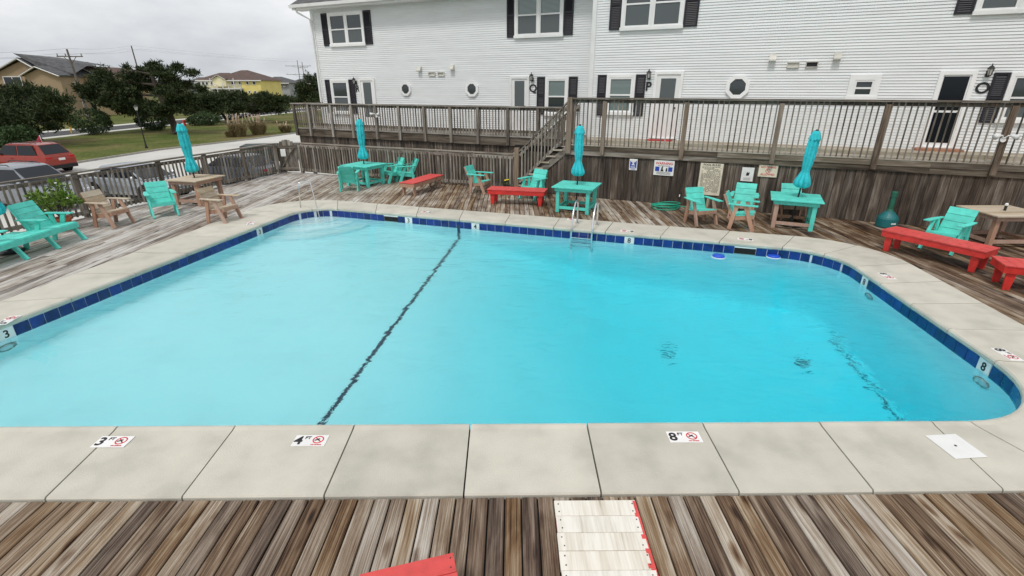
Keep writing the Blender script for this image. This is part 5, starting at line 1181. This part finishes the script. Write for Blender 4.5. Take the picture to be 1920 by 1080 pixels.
# marker post, hydrant
b0 = G(135, 250, ZG); mk = thing('marker_post', 'thin yellow marker post at the roadside left of the round bush', 'post', b0); hh = at(137, 214, b0.y).z - ZG; MB().tube([(0, 0, 0), (.05, 0, hh)], .07, 8).build('sleeve', 'yellow_paint', mk); MB().lathe([(.072, hh - .01), (.05, hh + .05)], 8).build('cap', 'yellow_paint', mk)
b0 = G(347, 236, ZG); hy = thing('fire_hydrant', 'small red hydrant under the large pine', 'hydrant', b0); MB().lathe([(.17, 0), (.15, .08), (.13, .55), (.18, .57), (.15, .7), (.04, .78)], 14).build('barrel', 'hydrant_red', hy); MB().tube([(-.22, 0, .42), (.22, 0, .42)], .06, 8).build('nozzle', 'hydrant_red', hy)
# utility poles and wires
def upole(label, px, pyt, Y, armw, arms, seed=0, lean=0.):
    top = at(px, pyt, Y); t = thing('utility_pole', label, 'utility pole', (top.x, Y, ZG), 0, 'utility poles along the road'); hh = top.z - ZG
    MB().tube([(lean, 0, -.2), (0, 0, hh)], [.2, .11], 8).build('shaft', 'pole_wood', t)
    for dz, kx in arms:
        MB().bar((-armw, .14, hh - dz), (armw, .14, hh - dz), .12, .13).build('crossarm', 'pole_wood', t)
        for sg in (-1, 1): MB().bar((sg * armw * .5, .14, hh - dz), (0, .14, hh - dz - .9), .05, .06).build('brace', 'pole_wood', t)
        for x in (-armw * .93, -armw * .3, armw * .93): MB().lathe([(.03, 0), (.09, .08), (.05, .16), (.09, .24), (.03, .34)], 8).build('insulator', 'kerb', t, (x, .14, hh - dz + .06))
    return Vector((top.x, Y, top.z))
w1 = upole('leaning utility pole with one crossarm behind the brown house', 125, 92, 74, 1.75, [(.9, 1)], lean=.3)
w2 = upole('bare utility pole top above the large pine', 246, 86, 118, .9, [(4.2, 1)], lean=.4)
w3 = upole('distant utility pole with double crossarms near the white house', 557, 113, 210, 5.0, [(2.0, 1), (5.0, 1)])
w4 = upole('far slim utility pole right beside the white house corner', 566, 116, 225, 2.2, [(2.0, 1)])
w0 = at(-200, 98, 60)
for k, dx in enumerate((-1.6, 0, 1.6)):
    b = MB()
    for a_, c_ in ((w0, w1), (w1, w2), (w2, w3)):
        off_ = Vector((dx, .14, -.55 if dx else .1)); p0, p1 = a_ + off_, c_ + off_; b.tube([lerp(p0, p1, i / 8) - Vector((0, 0, .35 * 4 * (i / 8) * (1 - i / 8))) for i in range(9)], .009, 4)
    tag(b.build('power_line', 'dark_metal'), ('lowest overhead wire crossing the sky at left', 'middle overhead wire crossing the sky at left', 'topmost overhead wire crossing the sky at left')[(0, 2, 1)[k]], 'wire', 'overhead wires')

# ================================================================= HOUSES BEYOND THE ROAD
def far_house(label, origin): return thing('house', label, 'house', origin, 0)
def gable(t, o, px0, px1, pye, pxp, pyp, Y, dep, wall, roof, ov=.45, base=None):
    a, b_, p = at(px0, pye, Y) - o, at(px1, pye, Y) - o, at(pxp, pyp, Y) - o; b_.z = a.z; z0 = ZG - o.z if base is None else base - o.z; y = a.y
    MB().xprism([(a.x, z0), (b_.x, z0), (b_.x, a.z), (p.x, p.z - .25), (a.x, a.z)], y, y + dep).build('wall', wall, t)
    dl, dr = (a - p), (b_ - p); nl, nr_ = dl.normalized(), dr.normalized()
    for e, nn in ((a, nl), (b_, nr_)):
        q0, q1 = p + Vector((0, 0, .04)), e + nn * ov; MB().add([(q0.x, y - ov, q0.z), (q1.x, y - ov, q1.z), (q1.x, y + dep + ov, q1.z), (q0.x, y + dep + ov, q0.z), (q0.x, y - ov, q0.z + .2), (q1.x, y - ov, q1.z + .2), (q1.x, y + dep + ov, q1.z + .2), (q0.x, y + dep + ov, q0.z + .2)], [(0, 3, 2, 1), (4, 5, 6, 7), (0, 1, 5, 4), (1, 2, 6, 5), (2, 3, 7, 6), (3, 0, 4, 7)]).build('roof', roof, t)
        MB().bar((q0.x, y - ov - .05, q0.z + .02), (q1.x, y - ov - .05, q1.z + .02), .08, .34, up=(0, 1, 0)).build('bargeboard', 'trim_white', t)
def fwin(t, o, px0, px1, py0, py1, Y, n_=2, name='window'):
    a, b_ = at(px0, py1, Y) - o, at(px1, py0, Y) - o; y = a.y; tr = .13
    f_ = MB().box(a.x, a.x + tr, y - .08, y, a.z, b_.z).box(b_.x - tr, b_.x, y - .08, y, a.z, b_.z).box(a.x + tr, b_.x - tr, y - .08, y, b_.z - tr, b_.z).box(a.x + tr, b_.x - tr, y - .08, y, a.z, a.z + tr).build(name, 'trim_white', t)
    w_ = (b_.x - a.x - 2 * tr) / n_
    for k in range(n_):
        x0 = a.x + tr + k * w_; bx(x0 + (.06 if k else 0), x0 + w_ - (.06 if k < n_ - 1 else 0), y - .03, y - .005, a.z + tr, b_.z - tr).build('pane', 'far_glass', f_)
    if n_ > 1: bx((a.x + b_.x) / 2 - .06, (a.x + b_.x) / 2 + .06, y - .07, y, a.z + tr, b_.z - tr).build('mullion', 'trim_white', f_)
Y = 88; o = at(60, 200, Y); o.z = ZG; bh = far_house('brown gabled house with white trim at far left', o)
gable(bh, o, -25, 100, 146, 37, 111, Y + 3, 14, 'brown_siding', 'shingle_grey'); gable(bh, o, 45, 110, 141, 70, 126, Y, 10, 'brown_siding', 'shingle_grey')
fwin(bh, o, 11, 39, 143, 162, Y + 2.98, 2)
a, b_ = at(104, 139, Y + 3) - o, at(146, 139, Y + 3) - o; zt, zd = a.z, (at(110, 167, Y + 3) - o).z
MB().add([(a.x - 6, 3, zt + 3.2), (b_.x, 6, zt + 1.6), (b_.x, 2.2, zt), (a.x, 2.2, zt), (a.x - 6, 12, zt + 3.0), (b_.x, 12, zt + 1.5)], [(0, 3, 2, 1), (0, 1, 5, 4)]).build('porch_roof', 'shingle_grey', bh)
bx(a.x, b_.x, 5.0, 12, 0, zt).build('wall', 'tan_siding', bh); bx(a.x, b_.x, 2.3, 5, zd - .3, zd).build('balcony_floor', 'shutter', bh); rb2 = MB().box(a.x, b_.x, 2.3, 2.4, zd + 1.0, zd + 1.1)
k = a.x
while k < b_.x: rb2.box(k, k + .06, 2.32, 2.38, zd, zd + 1); k += .3
rb2.build('balcony_railing', 'house_white', bh); bx(a.x + .4, a.x + 2.2, 4.9, 4.99, zd, zd + 2.1).build('balcony_door', 'far_glass', bh); bx(a.x, b_.x, 4.9, 4.98, 0, zd - .4).build('carport_opening', 'dark_void', bh)
for q_ in (a.x + .1, (a.x + b_.x) / 2, b_.x - .1): bx(q_ - .08, q_ + .08, 2.35, 2.5, 0, zt).build('porch_post', 'house_white', bh)
Y = 96; o = at(160, 200, Y); o.z = ZG; th = far_house('tan gabled house partly hidden behind the large pine', o); gable(th, o, 136, 186, 142, 153, 126, Y, 12, 'tan_siding', 'shingle_brown'); fwin(th, o, 160, 169, 146, 152, Y - .02, 1)
def hip(t, o, px0, px1, pye, pr0, pr1, pyr, Y, dep, mat):
    a, b_, c_, d_ = at(px0, pye, Y) - o, at(px1, pye, Y) - o, at(pr0, pyr, Y) - o, at(pr1, pyr, Y) - o; y = a.y; y2 = y + dep / 2
    MB().add([(a.x - .6, y - .6, a.z), (b_.x + .6, y - .6, a.z), (b_.x + .6, y + dep + .6, a.z), (a.x - .6, y + dep + .6, a.z), (c_.x, y2, c_.z + .6), (d_.x, y2, c_.z + .6)], [(0, 1, 5, 4), (1, 2, 5), (2, 3, 4, 5), (3, 0, 4), (0, 3, 2, 1)]).build('roof', mat, t)
    bx(a.x - .65, b_.x + .65, y - .68, y - .6, a.z - .25, a.z + .05).build('fascia', 'trim_white', t)
def block(t, o, px0, px1, py, Y, dep, mat):
    a, b_ = at(px0, py, Y) - o, at(px1, py, Y) - o; bx(a.x, b_.x, a.y, a.y + dep, 0, a.z).build('wall', mat, t)
Y = 180; o = at(428, 200, Y); o.z = ZG; yh = far_house('large yellow beach house with brown hipped roof', o)
block(yh, o, 452, 487, 150.5, Y, 16, 'house_yellow'); block(yh, o, 370, 452, 150.5, Y + .6, 15, 'house_cream'); hip(yh, o, 395, 487, 150.5, 427, 440, 133.5, Y, 18, 'shingle_brown'); hip(yh, o, 369, 425, 150.5, 391, 410, 139, Y + 1, 14, 'shingle_brown')
gable(yh, o, 397, 421, 148, 408, 141, Y - 1.2, 6, 'house_cream', 'shingle_brown', .3, base=3.6)
for q_ in (372, 379, 386, 394): fwin(yh, o, q_, q_ + 4, 153, 160, Y + .55, 1)
for q_, w_ in ((405, 9), (424, 3), (434, 7), (448, 3), (462, 4), (474, 5)): fwin(yh, o, q_, q_ + w_, 152.5, 159, Y - .05 if q_ > 452 or q_ < 420 else Y + .55, 1)
for q_ in (453.5, 466, 477): fwin(yh, o, q_, q_ + 3.5, 170, 175, Y - .05, 1)
a, b_ = at(385, 165, Y - 2) - o, at(451, 168, Y - 2) - o; bx(a.x, b_.x, -2, .6, a.z - .4, a.z).build('balcony_floor', 'house_white', yh); bx(a.x, b_.x, -2.0, -1.9, a.z + .9, a.z + 1.0).build('balcony_railing', 'house_white', yh)
for k in range(7): bx(a.x + (b_.x - a.x) * k / 6 - .1, a.x + (b_.x - a.x) * k / 6 + .1, -1.9, -1.7, 0, a.z + (3.0 if k % 2 else 1)).build('porch_post', 'house_white', yh)
bx(a.x + .2, b_.x - .2, .45, .58, .2, a.z - .6).build('porch_opening', 'house_grey', yh)
Y = 215; o = at(515, 200, Y); o.z = ZG; wh_ = far_house('grey-roofed white and grey beach house right of the yellow one', o)
block(wh_, o, 486, 507, 152, Y, 14, 'house_white'); block(wh_, o, 507, 541, 156, Y + .5, 14, 'house_grey'); gable(wh_, o, 491, 507, 151, 499, 147, Y - 1, 8, 'house_white', 'shingle_grey', .3); hip(wh_, o, 486, 540, 155.5, 498, 512, 146, Y, 16, 'shingle_grey')
for q_ in (488, 496, 500, 511, 517, 524, 531): fwin(wh_, o, q_, q_ + 3, 157 if q_ > 505 else 152, 163 if q_ > 505 else 158, Y - .6 if 490 < q_ < 506 else Y - .05, 1)
Y = 250; o = at(562, 200, Y); o.z = ZG; rh_ = far_house('red beach house with white windows behind the corner pine', o)
block(rh_, o, 536, 595, 157, Y, 14, 'house_red'); hip(rh_, o, 536, 595, 156.5, 552, 575, 150, Y, 14, 'shingle_grey')
for q_ in range(538, 594, 6): fwin(rh_, o, q_, q_ + 3.2, 158.5, 166, Y - .05, 1)
Y = 240; o = at(360, 200, Y); o.z = ZG; gh_ = far_house('small grey house peeking out left of the yellow house', o); block(gh_, o, 350, 372, 155, Y, 12, 'house_grey'); hip(gh_, o, 350, 374, 155, 358, 368, 147, Y, 12, 'shingle_grey')
